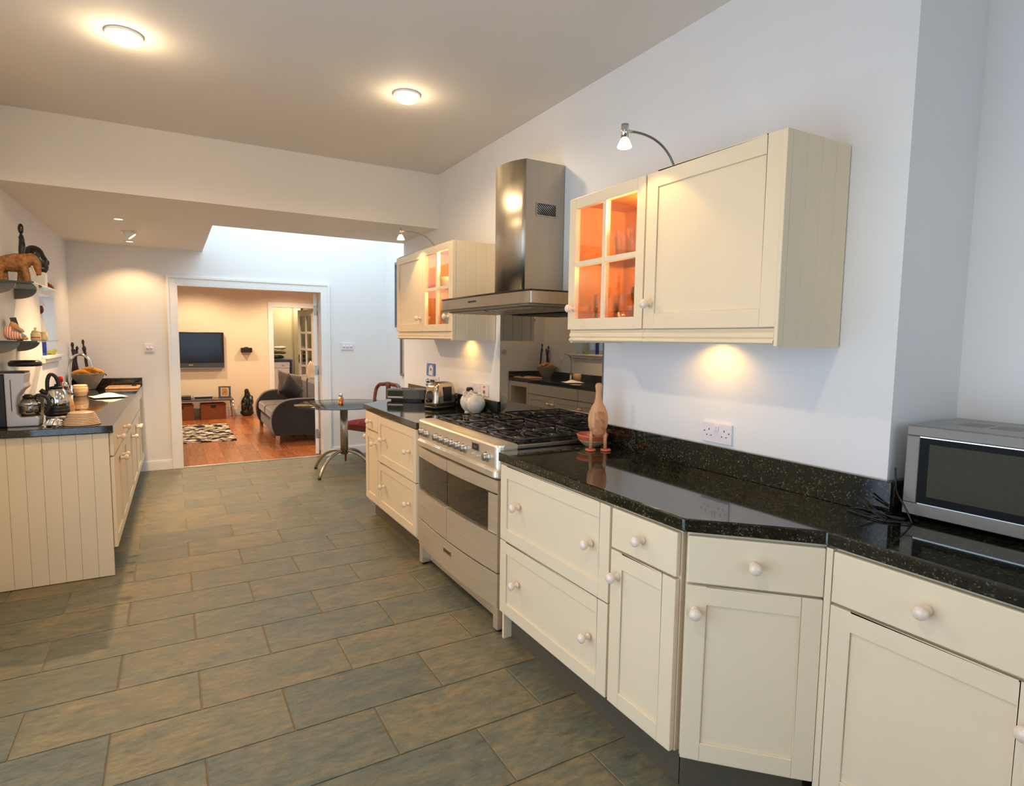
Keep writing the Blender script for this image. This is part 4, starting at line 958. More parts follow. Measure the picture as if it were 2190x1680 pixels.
put('stem', MB().lathe([(0, 0), (.032, 0), (.030, .003), (.005, .008), (.004, .088), (.006, .0905), (0, .0905)], 20), GLASSW, wg)
bn = put('folded_banknote', MB().grid(lambda a, b: (0.012 * math.sin(a * 6), (a - .5) * .085, b * .085), 10, 4), patternmat('pink_print', [(0, C(150, 80, 96)), (.5, C(206, 166, 164)), (1, C(232, 206, 196))], 30, .7), None, (1.725, 1.955, 1.512), (0, .15, .2), solid=.0008); tag(bn, 'pink printed paper note standing folded in the glasses cabinet', 'paper')
sp = thing('halogen_transformer', 'small grey transformer box under the top of the glasses cabinet', 'transformer', (1.87, 1.98, 2.0618 - .03))
put('case', MB().box(-.025, .025, -.06, .06, 0, .03), GREYP, sp, bevel=.004); put('clip', MB().box(-.01, .01, -.07, -.06, .0, .012), BLACKP, sp)
# bowls in the left glazed cabinet
def bowl(label, x, y, z, r, h, mat, cat='bowl', g=None):
    o = put('bowl', MB().lathe([(0, 0), (r * .45, 0), (r * .5, .006), (r * .85, h * .55), (r, h), (r * .96, h), (r * .80, h * .55), (r * .42, .01), (0, .009)], 28), mat, None, (x, y, z)); tag(o, label, cat, g)
bowl('white bowl on the upper shelf behind glass', 1.735, 3.99, 1.8065, .062, .075, WHITEC)
bowl('white mug-like bowl on the upper shelf nearer the hood', 1.745, 3.77, 1.8065, .058, .10, WHITEC)
bowl('wide pale serving bowl on the lower shelf behind glass', 1.76, 3.92, 1.5115, .10, .12, pm('pale_celadon', C(206, 208, 190), .2, coat=.4))
bowl('small teal dish on the lower cabinet shelf', 1.735, 4.06, 1.5115, .045, .035, pm('teal_glaze', C(70, 130, 128), .2, coat=.4))
bowl('small white dish on the lower shelf by the door knob', 1.72, 3.745, 1.5115, .05, .05, WHITEC)

# ================================================================== DINING TABLE AND CHAIR
tb = thing('glass_table', 'round smoked glass dining table on a brushed steel pedestal', 'table', (1.576, 6.319, 0))
put('table_top', MB().lathe([(0, .727), (.492, .727), (.497, .729), (.50, .7335), (.497, .738), (.492, .740), (0, .740)], 64), TINTG, tb)
put('column', MB().lathe([(0, .20), (.040, .20), (.040, .712), (.0, .712)], 28), STEEL, tb)
put('top_plate', MB().lathe([(0, .712), (.11, .712), (.11, .7265), (0, .7265)], 28), STEEL, tb)
for a in range(4):
    g = math.atan2(6.63 - 6.319, 1.341 - 1.576) + a * PI / 2; c, s_ = math.cos(g), math.sin(g)
    P = bez([(c * .02, s_ * .02, .235), (c * .22, s_ * .22, .245), (c * .34, s_ * .34, .13), (c * .392, s_ * .392, .013)], 14)
    put('leg', MB().tube(P, .0155, 10), STEEL, tb)
    put('foot', MB().lathe([(0, 0), (.017, 0), (.016, .014), (0, .014)], 12, tr(c * .392, s_ * .392, 0)), BLACKP, tb)
sh = thing('salt_shaker', 'small harlequin patterned glass shaker with steel cap on the glass table', 'shaker', (1.548, 6.33, .7403))
put('body', MB().lathe([(0, 0), (.026, 0), (.027, .004), (.027, .068), (.020, .074), (0, .074)], 24), patternmat('harlequin', [(0, C(214, 90, 60)), (.35, C(226, 196, 140)), (.6, C(140, 120, 60)), (.8, C(240, 220, 190))], 40, .25, 'voronoi'), sh)
put('cap', MB().lathe([(.021, .0742), (.022, .076), (.022, .098), (.017, .106), (0, .108)], 24), CHROME, sh)
# balloon-back chair: local front = -y
cf = math.atan2(-.43, -.90) + PI / 2
cx_, cy_ = 1.995, 6.80
chr_ = thing('dining_chair', 'carved mahogany dining chair with red damask seat at the glass table', 'chair', (cx_, cy_, 0), cf)
m = MB(); n = 24
def seatf(a, b):
    x = (a - .5) * (.46 - .06 * b); y = (b - .5) * .42; e = max(abs(a - .5), abs(b - .5)) * 2
    return (x, y, .445 + .045 * (1 - e ** 4))
m.grid(seatf, 14, 12); m.prism([(-.23, -.21), (.23, -.21), (.20, .21), (-.20, .21)], .425, .4449)
put('seat', m, REDFAB, chr_)
m = MB(); m.box(-.225, .225, -.212, -.188, .375, .424); m.box(-.195, .195, .188, .212, .375, .424); 
for s in (-1, 1): m.prism([(s * .226, -.2), (s * .203, -.2), (s * .175, .2), (s * .198, .2)], .375, .424)
put('seat_rail', m, MAHOG, chr_, bevel=.004)
for s in (-1, 1):
    put('leg', MB().lathe([(0, 0), (.009, 0), (.011, .02), (.017, .17), (.022, .26), (.016, .285), (.024, .30), (.024, .32), (.017, .335), (.026, .36), (.026, .40), (0, .40)], 16, tr(s * .205, -.19, 0)), MAHOG, chr_)
    put('leg', MB().tube(bez([(s * .19, .29, 0.0), (s * .185, .24, .16), (s * .182, .20, .40)], 8), [.013, .014, .015, .016, .017, .018, .018, .019, .019], 10), MAHOG, chr_)
    P = cat_spline([(s * .182, .20, .40), (s * .188, .235, .58), (s * .200, .265, .72), (s * .198, .29, .82), (s * .150, .30, .872), (s * .085, .302, .880), (0, .302, .892)], 8)
    put('back_frame', MB().tube(P, [.018 + .006 * min(1, i / 40) for i in range(len(P))], 10), MAHOG, chr_)
P = cat_spline([(0, .302, .885), (0, .296, .80), (0, .286, .72), (0, .278, .66)], 6)
put('back_splat', MB().tube(P, [.034 - .018 * i / len(P) for i in range(len(P))], 10), MAHOG, chr_)
P = cat_spline([(-.196, .262, .66), (-.09, .275, .645), (0, .278, .66), (.09, .275, .645), (.196, .262, .66)], 6)
put('back_rail', MB().tube(P, .016, 10), MAHOG, chr_)
# pictures on the recessed wall
def picture(label, y0, y1, z0, z1, fm, am):
    p = thing('picture', label, 'picture', (XR - .001, y1, z0), RT); w_, h_ = y1 - y0, z1 - z0; f = .03
    m = MB(); m.box(0, w_, -.025, 0, 0, f); m.box(0, w_, -.025, 0, h_ - f, h_); m.box(0, f, -.025, 0, f, h_ - f); m.box(w_ - f, w_, -.025, 0, f, h_ - f)
    put('frame', m, fm, p, bevel=.002); put('print', MB().box(f, w_ - f, -.008, -.003, f, h_ - f), am, p)
picture('tall framed print high on the recessed wall behind the far cabinet', 6.28, 6.89, 1.567, 2.33, pm('grey_blue_frame', C(96, 110, 116), .4), patternmat('abstract_print', [(0, C(90, 80, 70)), (.5, C(180, 170, 150)), (1, C(220, 214, 200))], 14, .6))
picture('framed print low on the recessed wall by the table', 6.15, 6.706, 1.0, 1.52, pm('grey_frame', C(110, 112, 108), .4), patternmat('sand_print', [(0, C(170, 130, 100)), (1, C(226, 196, 170))], 6, .6))
# ================================================================== LEFT WALL SHELVES
def glass_shelf(label, z):
    y0, y1 = 4.44, 5.20; xa = wlx(y0); xb = wlx(y1)
    t = thing('glass_shelf', label, 'shelf', (xa, y0, z))
    put('glass_plate', MB().prism([(0.002, 0), (.217, 0), (.220, y1 - y0), (xb - xa + .002, y1 - y0)], -.008, 0), SHELFG, t)
    m = MB(); m.box(.002, .217, -.0012, .0, -.009, .001); put('polished_edge', m, pm('glass_edge_green', C(52, 66, 60), .15), t)
    for yy in (.075, .665):
        pts = [(0, 0), (.118, 0)] + [(.118 * math.cos(g), -.068 * math.sin(g)) for g in [k * PI / 2 / 10 for k in range(1, 10)]] + [(0, -.068)]
        M = tr(wlx(y0 + yy) - xa + .001, yy, -.0085) @ Matrix(((1, 0, 0, 0), (0, 0, 1, 0), (0, 1, 0, 0), (0, 0, 0, 1)))
        put('bracket', MB().prism(pts, -.012, .012, M), GREYM, t)
    return t
Z1 = 1.744; Z2 = 1.397
glass_shelf('upper glass wall shelf on curved metal brackets carrying the carved elephant', Z1)
glass_shelf('lower glass wall shelf on curved metal brackets carrying the bear figurine', Z2)
# carved elephant facing right
e = thing('elephant_carving', 'carved brown wooden elephant walking right on the upper shelf', 'ornament', (-.765, 4.552, Z1 + .0012))
m = MB()
m.ell((-.030, 0, .108), (.068, .042, .052)); m.ell((-.075, 0, .100), (.034, .036, .046)); m.ell((.030, 0, .125), (.036, .036, .045))
m.ell((.058, 0, .140), (.030, .028, .034)); m.ell((.022, -.036, .118), (.027, .008, .042)); m.ell((.022, .036, .118), (.027, .008, .042)); m.ell((-.01, 0, .150), (.03, .022, .018))
m.tube(cat_spline([(.066, 0, .145), (.084, 0, .115), (.088, 0, .075), (.090, 0, .045)], 6), [.026 - .0006 * i for i in range(19)], 10)
for lx, ly, off in ((-.080, -.022, -.006), (-.080, .022, .006), (.024, -.022, .012), (.018, .022, -.012)):
    m.tube([(lx, ly, .095), (lx + off, ly, .050), (lx + off * 1.3, ly, .012), (lx + off * 1.3, ly, .004)], [.024, .019, .019, .021], 10)
m.tube(cat_spline([(-.105, 0, .115), (-.114, 0, .085), (-.112, 0, .055)], 4), .005, 6)
put('body', m, GOLDW, e, remesh=.0045)
for s in (-1, 1): put('tusk', MB().tube(cat_spline([(.062, s * .016, .098), (.074, s * .020, .066), (.082, s * .021, .040)], 5), [.0055 - .0003 * i for i in range(11)], 8), pm('ivory_%d' % s, C(214, 190, 146), .4), e)
# tall figure
f = thing('standing_figure', 'tall slender ebony figure standing behind the elephant', 'ornament', (-.795, 4.85, Z1 + .0005))
m = MB().tube(cat_spline([(0, 0, 0), (.0, 0, .09), (-.004, 0, .18), (.002, 0, .25), (.0, 0, .315)], 6), [.016, .015, .014, .014, .013, .013, .012, .012, .012, .012, .013, .014, .015, .016, .017, .018, .019, .019, .018, .017, .016, .015, .014, .012, .010], 12)
m.ell((0, 0, .352), (.016, .015, .034)); m.tube(cat_spline([(-.012, -.01, .30), (.012, -.02, .275), (.016, -.012, .25)], 5), .006, 8); m.lathe([(0, 0), (.022, 0), (.02, .012), (0, .014)], 16)
put('body', m, DKWOOD, f, remesh=.004)
# carved head
h = thing('carved_head', 'polished dark carved head in profile on a white block', 'ornament', (-.75, 5.0, Z1 + .0005))
put('plinth_block', MB().box(-.035, .048, -.045, .045, 0, .098), TRIM, h, bevel=.002)
m = MB().ell((-.012, 0, .205), (.060, .048, .068)).ell((.022, 0, .165), (.042, .040, .062)).ell((.030, 0, .120), (.030, .034, .030))
m.ell((.060, 0, .165), (.012, .010, .018)).ell((.050, -.014, .186), (.012, .010, .008)).ell((.050, .014, .186), (.012, .010, .008)).ell((.058, 0, .136), (.010, .018, .007)).ell((.056, 0, .122), (.009, .016, .007))
m.ell((-.005, -.045, .165), (.012, .008, .022)).ell((-.005, .045, .165), (.012, .008, .022))
put('head', m, DKWOOD, h, remesh=.004)
o = put('driftwood_wedge', MB().prism([(0, 0), (.045, 0), (.028, .03), (0, .05)], -.04, .04, Matrix(((1, 0, 0, 0), (0, 0, 1, 0), (0, 1, 0, 0), (0, 0, 0, 1)))), MAHOG, None, (-.718, 5.12, Z1 + .0005), bevel=.006); tag(o, 'small brown wooden wedge at the far end of the upper shelf', 'ornament')
# lower shelf
b = thing('bear_figurine', 'resin bear in blue dungarees lounging in a pink striped armchair', 'figurine', (-.80, 4.56, Z2 + .0012))
STR = patternmat('pink_stripes', [(0, C(214, 110, 90)), (.5, C(232, 170, 140)), (1, C(244, 220, 196))], 26, .4, 'wave')
m = MB().ell((-.030, 0, .045), (.028, .045, .045)).ell((-.005, 0, .018), (.045, .045, .018)).ell((-.004, -.042, .030), (.040, .012, .026)).ell((-.004, .042, .030), (.040, .012, .026))
put('armchair', m, STR, b, remesh=.004)
m = MB().ell((-.010, 0, .090), (.020, .019, .019)).ell((.008, 0, .086), (.010, .009, .008)).ell((-.016, -.016, .106), (.007, .005, .007)).ell((-.016, .016, .106), (.007, .005, .007))
m.tube(cat_spline([(.0, -.02, .075), (.022, -.026, .066), (.034, -.018, .052)], 5), .008, 8).tube(cat_spline([(.0, .02, .075), (.022, .026, .066), (.034, .018, .052)], 5), .008, 8)
m.ell((.040, -.012, .012), (.012, .010, .010)).ell((.046, .012, .012), (.012, .010, .010)).ell((0, 0, .072), .016)
put('bear', m, pm('honey_resin', C(206, 146, 88), .45), b, remesh=.0035)
m = MB().ell((.008, 0, .056), (.024, .024, .028)).tube([(.016, -.012, .045), (.038, -.012, .020)], .011, 8).tube([(.016, .012, .045), (.044, .012, .020)], .011, 8)
put('dungarees', m, pm('pale_blue_cloth', C(126, 158, 168), .5), b, remesh=.0035)
pf = thing('photo_frame', 'small dark photo frame leaning on the lower glass shelf', 'frame', (-.818, 4.80, Z2 + .0012), PI / 2 + .45)
M_ = rx(-.22); put('frame', MB().box(-.045, .045, 0, .008, 0, .145, M_), GREYP, pf); put('picture', MB().box(-.032, .032, -.0006, 0, .015, .130, M_), patternmat('grey_photo', [(0, C(90, 84, 86)), (1, C(176, 168, 164))], 20, .4), pf)
p = thing('sugar_pot', 'cream lidded pot with red lettering on the lower shelf', 'pot', (-.736, 4.75, Z2 + .0005))
CRG = pm('cream_glaze', C(226, 206, 150), .3, coat=.3)
put('body', MB().lathe([(0, 0), (.024, 0), (.027, .006), (.026, .040), (.020, .052), (0, .052)], 24), CRG, p); put('lid', MB().lathe([(.021, .0522), (.020, .058), (.008, .066), (.005, .068), (.009, .074), (.006, .081), (0, .082)], 20), CRG, p)
put('lettering', MB().grid(lambda a, c: (.0272 * math.cos(-PI * (.15 + .6 * a)), .0272 * math.sin(-PI * (.15 + .6 * a)), .016 + .006 * c), 10, 1), pm('rust_print', C(160, 70, 50), .5), p)
mg = thing('mug', 'plain cream mug beside the lidded pot', 'mug', (-.712, 4.86, Z2 + .0005))
put('body', MB().lathe([(0, 0), (.020, 0), (.021, .004), (.021, .054), (.019, .054), (.018, .006), (0, .006)], 24), CRG, mg); put('handle', MB().tube(cat_spline([(0, .02, .044), (0, .036, .038), (0, .036, .020), (0, .02, .012)], 5), .0035, 8), CRG, mg)
# niche ornaments
nb_ = thing('decorative_bottle', 'tall ornamental bottle with dark red head and cobalt base in the window niche', 'ornament', (-.905, 6.10, NZ0 + .0005))
put('base', MB().lathe([(0, 0), (.024, 0), (.026, .01), (.026, .165), (.022, .175), (0, .175)], 20), pm('cobalt', C(24, 44, 150), .2, coat=.4), nb_)
put('neck', MB().lathe([(.022, .1752), (.028, .19), (.030, .215), (.024, .26), (.014, .31), (.010, .335), (0, .335)], 20), WHITEC, nb_)
put('head', MB().ell((0, 0, .372), (.022, .022, .036)), pm('oxblood', C(96, 24, 22), .3), nb_); put('hat', MB().lathe([(0, .40), (.032, .402), (.024, .415), (.008, .45), (0, .452)], 20), WHITEC, nb_)
fr = thing('frog_ornament', 'lime green and orange ceramic frog on the niche sill', 'ornament', (-.89, 6.32, NZ0 + .0005))
put('body', MB().ell((-.01, 0, .018), (.045, .028, .018)).ell((.030, 0, .032), (.020, .020, .018)).ell((.036, -.012, .048), .007).ell((.036, .012, .048), .007).tube([(.01, -.028, .02), (.03, -.036, .004)], .008, 8).tube([(.01, .028, .02), (.03, .036, .004)], .008, 8), patternmat('lime_glaze', [(0, C(150, 170, 40)), (.55, C(176, 190, 60)), (.7, C(226, 150, 80)), (1, C(236, 170, 110))], 24, .3), fr, remesh=.004)

# ================================================================== LEFT WORKTOP THINGS
SILV = pm('silver_plastic', C(186, 186, 190), .32, metal=.35, var=.03)
cm = thing('coffee_maker', 'silver and black filter coffee maker at the near end of the left worktop', 'coffee maker', (-.82, 4.37, ZW))
XZ = Matrix(((1, 0, 0, 0), (0, 0, 1, 0), (0, 1, 0, 0), (0, 0, 0, 1)))
put('water_tank', MB().box(-.062, .0, -.075, .075, 0, .295), BLACKP, cm, bevel=.006)
pts = [(.0005, 0), (.145, 0), (.148, .04), (.140, .056), (.062, .052), (.050, .07), (.046, .12), (.054, .17), (.075, .205), (.098, .225), (.090, .25), (.098, .305), (.0005, .305)]
put('housing', MB().prism(pts, -.075, .075, XZ), SILV, cm, bevel=.006)
put('level_slot', MB().box(.026, .030, -.0765, -.0745, .09, .27), GREYP, cm); put('lid', MB().box(-.06, .095, -.07, .07, .306, .314), BLACKP, cm, bevel=.003)
put('hotplate', MB().lathe([(0, .0565), (.048, .0565), (.048, .060), (0, .060)], 24, tr(.098, 0, 0)), BLACKP, cm)
ca = thing('coffee_carafe', 'glass coffee carafe with black band and handle in the coffee maker', 'carafe', (-.722, 4.37, ZW + .0605))
put('glass', MB().lathe([(0, 0), (.040, 0), (.048, .012), (.050, .045), (.042, .080), (.032, .098), (.030, .098), (.040, .078), (.047, .045), (.045, .014), (0, .004)], 28), thinglass('amber_glass', (.62, .52, .38, 1), .15), ca)
put('lid', MB().lathe([(.033, .0985), (.034, .106), (.022, .118), (0, .12)], 24), BLACKP, ca)
put('band', MB().lathe([(.0495, .052), (.052, .052), (.0455, .082), (.043, .080)], 28, cap=False), CHROME, ca)
put('handle', MB().tube(cat_spline([(.030, 0, .112), (.065, 0, .108), (.088, 0, .075), (.082, 0, .025), (.066, 0, .005)], 6), .0095, 10), BLACKP, ca)
jg = thing('glass_jug', 'tapering glass measuring jug with black lid behind the coffee maker', 'jug', (-.785, 4.68, ZW))
put('stand', MB().lathe([(0, 0), (.055, 0), (.055, .02), (.040, .10), (.034, .13), (0, .13)], 24), SILV, jg)
put('jug', MB().lathe([(0, .1302), (.036, .1302), (.078, .328)], 24, cap=False), thinglass('jug_glass', (.94, .95, .95, 1), .02, .03, (1, 1, 1, 1), .35), jg)
put('lid', MB().lathe([(.074, .3285), (.082, .330), (.083, .352), (.070, .364), (0, .366)], 24), BLACKP, jg)
kt = thing('kettle', 'polished steel cordless kettle with black handle and base rings', 'kettle', (-.613, 4.49, ZW), .3)
put('base', MB().lathe([(0, 0), (.058, 0), (.058, .035), (.052, .040), (0, .040)], 28), STEEL, kt)
m = MB().lathe([(0, .0402), (.062, .0402), (.064, .052), (.060, .056), (.064, .061), (.064, .073), (.060, .077), (.063, .082), (.062, .098), (0, .098)], 28); put('black_rings', m, BLACKP, kt)
put('body', MB().lathe([(.062, .0985), (.063, .120), (.059, .155), (.046, .188), (.030, .204), (0, .206)], 28), CHROME, kt)
put('spout', MB().tube([(-.045, 0, .165), (-.075, 0, .195)], [.020, .013], 10), BLACKP, kt)
put('lid', MB().lathe([(.034, .2045), (.028, .212), (.008, .216), (.008, .226), (0, .228)], 20), BLACKP, kt)
put('handle', MB().tube(cat_spline([(-.042, 0, .190), (-.040, 0, .250), (-.024, 0, .286), (.002, 0, .268), (.018, 0, .205)], 6), .0105, 10), BLACKP, kt)
# pile of upturned plates: each plate its own thing
PLG = pm('cream_stoneware', C(226, 190, 150), .25, var=.04, coat=.4)
npl = 8
for i in range(npl):
    r = .094 - i * .0040; z = ZW + i * .0092
    o = put('plate', MB().lathe([(r - .006, 0), (r, .0018), (r + .0006, .0052), (r - .005, .0078), (r * .72, .0118), (r * .62, .0122), (r * .62, .0092), (r * .70, .0088), (r - .008, .0004)], 36, cap=False) if i < npl - 1 else MB().lathe([(r - .006, 0), (r, .0018), (r + .0006, .0052), (r - .005, .0078), (r * .72, .0118), (0, .0122), (0, .0095), (r * .70, .0088), (r - .008, .0004)], 36, cap=False), PLG, None, (-.472, 4.285, z))
    nm = ['bottom', 'second', 'third', 'fourth', 'fifth', 'sixth', 'seventh', 'topmost']
    tag(o, nm[i] + ' cream plate of the upturned pile at the near worktop edge' + (' counted from below' if 0 < i < 7 else ''), 'plate', 'pile of upturned cream plates')
rnd = random.Random(3)
fl = put('foil_parcel', MB().grid(lambda a, b: ((a - .5) * .10 + rnd.uniform(-.003, .003), (b - .5) * .055 + rnd.uniform(-.003, .003), .003 + .034 * (1 - (2 * a - 1) ** 4) * (1 - (2 * b - 1) ** 4) + rnd.uniform(0, .007)), 14, 8, smooth=False), FOIL, None, (-.598, 4.262, ZW), (0, 0, -.3), solid=.001); tag(fl, 'crumpled foil parcel between coffee maker and plates', 'foil')
yj = thing('patterned_jar', 'yellow floral ceramic jar behind the kettle', 'jar', (-.592, 4.76, ZW))
put('body', MB().lathe([(0, 0), (.026, 0), (.034, .02), (.036, .06), (.028, .10), (.018, .12), (.018, .135), (.021, .138), (0, .138)], 24), patternmat('floral_yellow', [(0, C(150, 70, 40)), (.4, C(226, 150, 70)), (.6, C(240, 200, 130)), (1, C(246, 224, 180))], 22, .3), yj)
put('stopper', MB().lathe([(.015, .1385), (.017, .15), (.008, .166), (0, .168)], 16), GLASSW, yj)
bt2 = thing('sauce_bottle', 'small clear bottle with bright red cap by the wall', 'bottle', (-.682, 5.20, ZW))
put('body', MB().lathe([(0, 0), (.022, 0), (.024, .01), (.024, .13), (.012, .165), (.012, .195), (0, .195)], 18), pm('amber_sauce', C(170, 90, 60), .2), bt2); put('cap', MB().lathe([(.0125, .1955), (.015, .196), (.014, .232), (0, .234)], 16), pm('red_cap', C(214, 26, 24), .3), bt2)
pb = thing('pepper_mill', 'dark wooden pepper mill by the tap', 'mill', (-.70, 5.50, ZW))
put('body', MB().lathe([(0, 0), (.026, 0), (.027, .01), (.018, .05), (.020, .10), (.025, .125), (.0, .128)], 18), DKWOOD, pb); put('head', MB().lathe([(.020, .1285), (.024, .14), (.020, .165), (.006, .175), (0, .176)], 18), CHROME, pb)
rp = thing('ribbed_pot', 'cream ribbed lidded stoneware pot beside the tap', 'pot', (-.683, 6.22, ZW))
pr = [(0, 0), (.040, 0)]
for i in range(7): pr += [(.046 + .004 * min(i, 3), .006 + i * .011), (.0405 + .004 * min(i, 3), .0115 + i * .011)]
put('body', MB().lathe(pr + [(.050, .082), (0, .082)], 28), PLG, rp); put('lid', MB().lathe([(.0515, .0825), (.053, .088), (.045, .10), (0, .102)], 28), PLG, rp)
tp = thing('kitchen_tap', 'tall chrome swan-neck kitchen tap by the left wall', 'tap', (-.785, 6.50, ZW))
put('base', MB().lathe([(0, 0), (.026, 0), (.026, .012), (.018, .020), (.018, .075), (.0, .080)], 20), CHROME, tp)
put('spout', MB().tube(cat_spline([(0, 0, .06), (.0, 0, .20), (.005, 0, .275), (.035, 0, .330), (.085, 0, .348), (.13, 0, .325), (.160, 0, .275), (.170, 0, .228)], 8), .0105, 12), CHROME, tp)
put('handle', MB().tube([(0, -.018, .05), (0, -.06, .085)], [.006, .0045], 8), CHROME, tp)
# fruit bowl with bananas
fb = thing('fruit_bowl', 'large conical grey stoneware bowl with pale spots at the far corner', 'bowl', (-.702, 6.97, ZW))
put('bowl', MB().lathe([(0, 0), (.055, 0), (.060, .006), (.100, .075), (.142, .150), (.146, .157), (.141, .157), (.096, .078), (.054, .012), (0, .010)], 40), patternmat('spotted_stoneware', [(0, C(222, 210, 188)), (.13, C(214, 202, 180)), (.16, C(156, 146, 128)), (1, C(150, 140, 124))], 26, .35, 'dots'), fb)
BAN = pm('ripe_banana', C(238, 158, 48), .45, var=.12, scale=16)
bl = ['banana lying at the left of the fruit bowl', 'banana crossing the middle of the fruit bowl', 'topmost banana curving over the fruit', 'banana with its tip over the right rim of the bowl']
for i, (dx, dy, dz, a, tl) in enumerate(((-.05, -.03, .150, .1, 0), (.0, .03, .152, .5, .1), (.02, -.02, .178, -.35, .0), (.055, .0, .158, .15, .05))):
    P = [(math.sin(g) * .11, 0, math.cos(g) * .11 - .085) for g in [-.85 + k * 1.7 / 12 for k in range(13)]]
    bb = thing('banana', bl[i], 'banana', (-.702 + dx, 6.97 + dy, ZW + dz), a, 'bananas in the fruit bowl')
    put('fruit', MB().tube(P, [.008, .013, .0155, .017, .0175, .018, .018, .018, .0175, .017, .0155, .012, .006], 8), BAN, bb)
    put('stem', MB().tube([P[-1], (P[-1][0] * 1.16, 0, P[-1][2] - .018)], [.0055, .0045], 6), DKWOOD, bb)
# ebony figures in the corner
for i, (x, y, hh, lb) in enumerate(((-.822, 7.13, .46, 'ebony couple carving standing in the corner left of the other figure'), (-.735, 7.17, .48, 'slim ebony figure leaning behind the fruit bowl'))):
    t = thing('ebony_figure', lb, 'ornament', (x, y, ZW)); m = MB()
    m.lathe([(0, 0), (.026, 0), (.024, .012), (0, .014)], 16)
    if i == 0:
        m.tube(cat_spline([(0, 0, .01), (-.008, 0, .16), (.006, 0, .30), (-.004, 0, .38)], 6), .017, 10).tube(cat_spline([(.018, 0, .01), (.024, 0, .16), (.012, 0, .28), (.026, 0, .36)], 6), .014, 10)
        m.ell((-.006, 0, .425), (.015, .015, .026)).ell((.030, 0, .392), (.013, .013, .022)).tube([(-.004, -.012, .35), (.026, -.014, .30)], .007, 8).tube([(-.004, 0, .37), (-.006, 0, .41)], .010, 8).tube([(.026, 0, .35), (.030, 0, .38)], .009, 8)
    else:
        m.tube(cat_spline([(.02, 0, .01), (.014, 0, .15), (.004, 0, .28), (-.006, 0, .41)], 6), [.016 - .0002 * k for k in range(19)], 10).ell((-.012, 0, .452), (.013, .013, .026)).tube([(-.006, 0, .40), (-.012, 0, .44)], .009, 8).ell((-.004, -.008, .385), (.018, .012, .03))
    put('body', m, DKWOOD, t, remesh=.004)
ob = thing('chopping_board', 'pale wooden chopping board on the far left worktop', 'chopping board', (-.41, 6.96, ZW), -.02)
put('board', MB().box(-.15, .125, -.10, .22, 0.0, .018), BOARDW, ob, bevel=.006, seg=3); put('juice_groove', MB().tube([(-.13, -.08, .018), (.105, -.08, .018), (.105, .20, .018), (-.13, .20, .018), (-.13, -.08, .018)], .0025, 6), PALEW, ob)
gt = thing('serrated_knife', 'long serrated knife with dark handle lying on the chopping board', 'knife', (-.44, 7.0, ZW + .0185), .1)
put('blade', MB().box(-.09, .09, -.014, .014, 0.0, .003), CHROME, gt); put('handle', MB().box(.09, .19 - .06, -.012, .012, 0, .014), BLACKP, gt, bevel=.004)
cl = put('dish_cloth', MB().grid(lambda a, b: ((a - .5) * .24, (b - .5) * .20, .006 + .024 * math.sin(PI * a) * math.sin(PI * b) * (1 + .3 * math.sin(9 * a + 5 * b))), 20, 16), pm('white_cotton', C(238, 230, 226), .9, bmp=.3, bscale=200), None, (-.475, 6.03, ZW + .002), (0, 0, .3), solid=.002); tag(cl, 'crumpled white dish cloth beside the sink', 'cloth')

# ================================================================== LIVING ROOM
D2 = 11.81; LC = 2.40; LX0, LX1 = -1.6, 3.3; DD0, DD1, DDZ = 1.664, 2.43, 1.978
lf = struct('floor', MB().box(LX0, LX1, D + .0, 14.0, -.06, -.004), GROUT, label='oak board floor of the living room')
pw = 0.192; rnd = random.Random(5)
for i in range(int((LX1 - LX0) / pw) + 1):
    x0 = LX0 + i * pw; x1 = min(x0 + pw, LX1)
    if x1 - x0 < .03: continue
    y = D + (.03 if DX0 - .1 < x0 < DX1 + .1 else .112) if True else D
    y = max(y, D + .112) if not (DX0 <= x0 and x1 <= DX1) else D + .032
    first = True
    while y < 13.4:
        L = rnd.uniform(.5, 1.4) if first else rnd.uniform(1.1, 1.7); first = False
        y2 = min(y + L, 13.44)
        if 13.44 - y2 < .2: y2 = 13.44
        if -.6 < x0 < 2.9:
            put('plank', MB().box(x0 + .0012, x1 - .0012, y + .0012, y2 - .0012, -.012, 0.0), OAK, lf)
        y = y2
m = MB(); m.box(LX0, DD0, D2, D2 + .1, 0, LC); m.box(DD1, LX1, D2, D2 + .1, 0, LC); m.box(DD0, DD1, D2, D2 + .1, DDZ, LC)
struct('wall_living_far', m, LRWALL)
struct('wall_living_left', MB().box(LX0 - .1, LX0, D + .11, D2 + .1, 0, LC), LRWALL); struct('wall_living_right', MB().box(LX1, LX1 + .1, D + .11, D2 + .1, 0, LC), LRWALL)
struct('ceiling', MB().box(LX0 - .1, LX1 + .1, D + .11, D2 + .1, LC, LC + .1), CEIL, label='living room ceiling')
m = MB(); m.box(DD0 - .09, DD0, D2 - .018, D2, 0, DDZ + .09); m.box(DD1, DD1 + .09, D2 - .018, D2, 0, DDZ + .09); m.box(DD0, DD1, D2 - .018, D2, DDZ, DDZ + .09)
struct('trim_4', m, TRIM, bevel=.003, label='white architrave round the utility room doorway')
m = MB(); m.box(LX0, DD0 - .09, D2 - .016, D2, 0, .12); m.box(DD1 + .09, LX1, D2 - .016, D2, 0, .12); struct('baseboard_living', m, TRIM, bevel=.002)
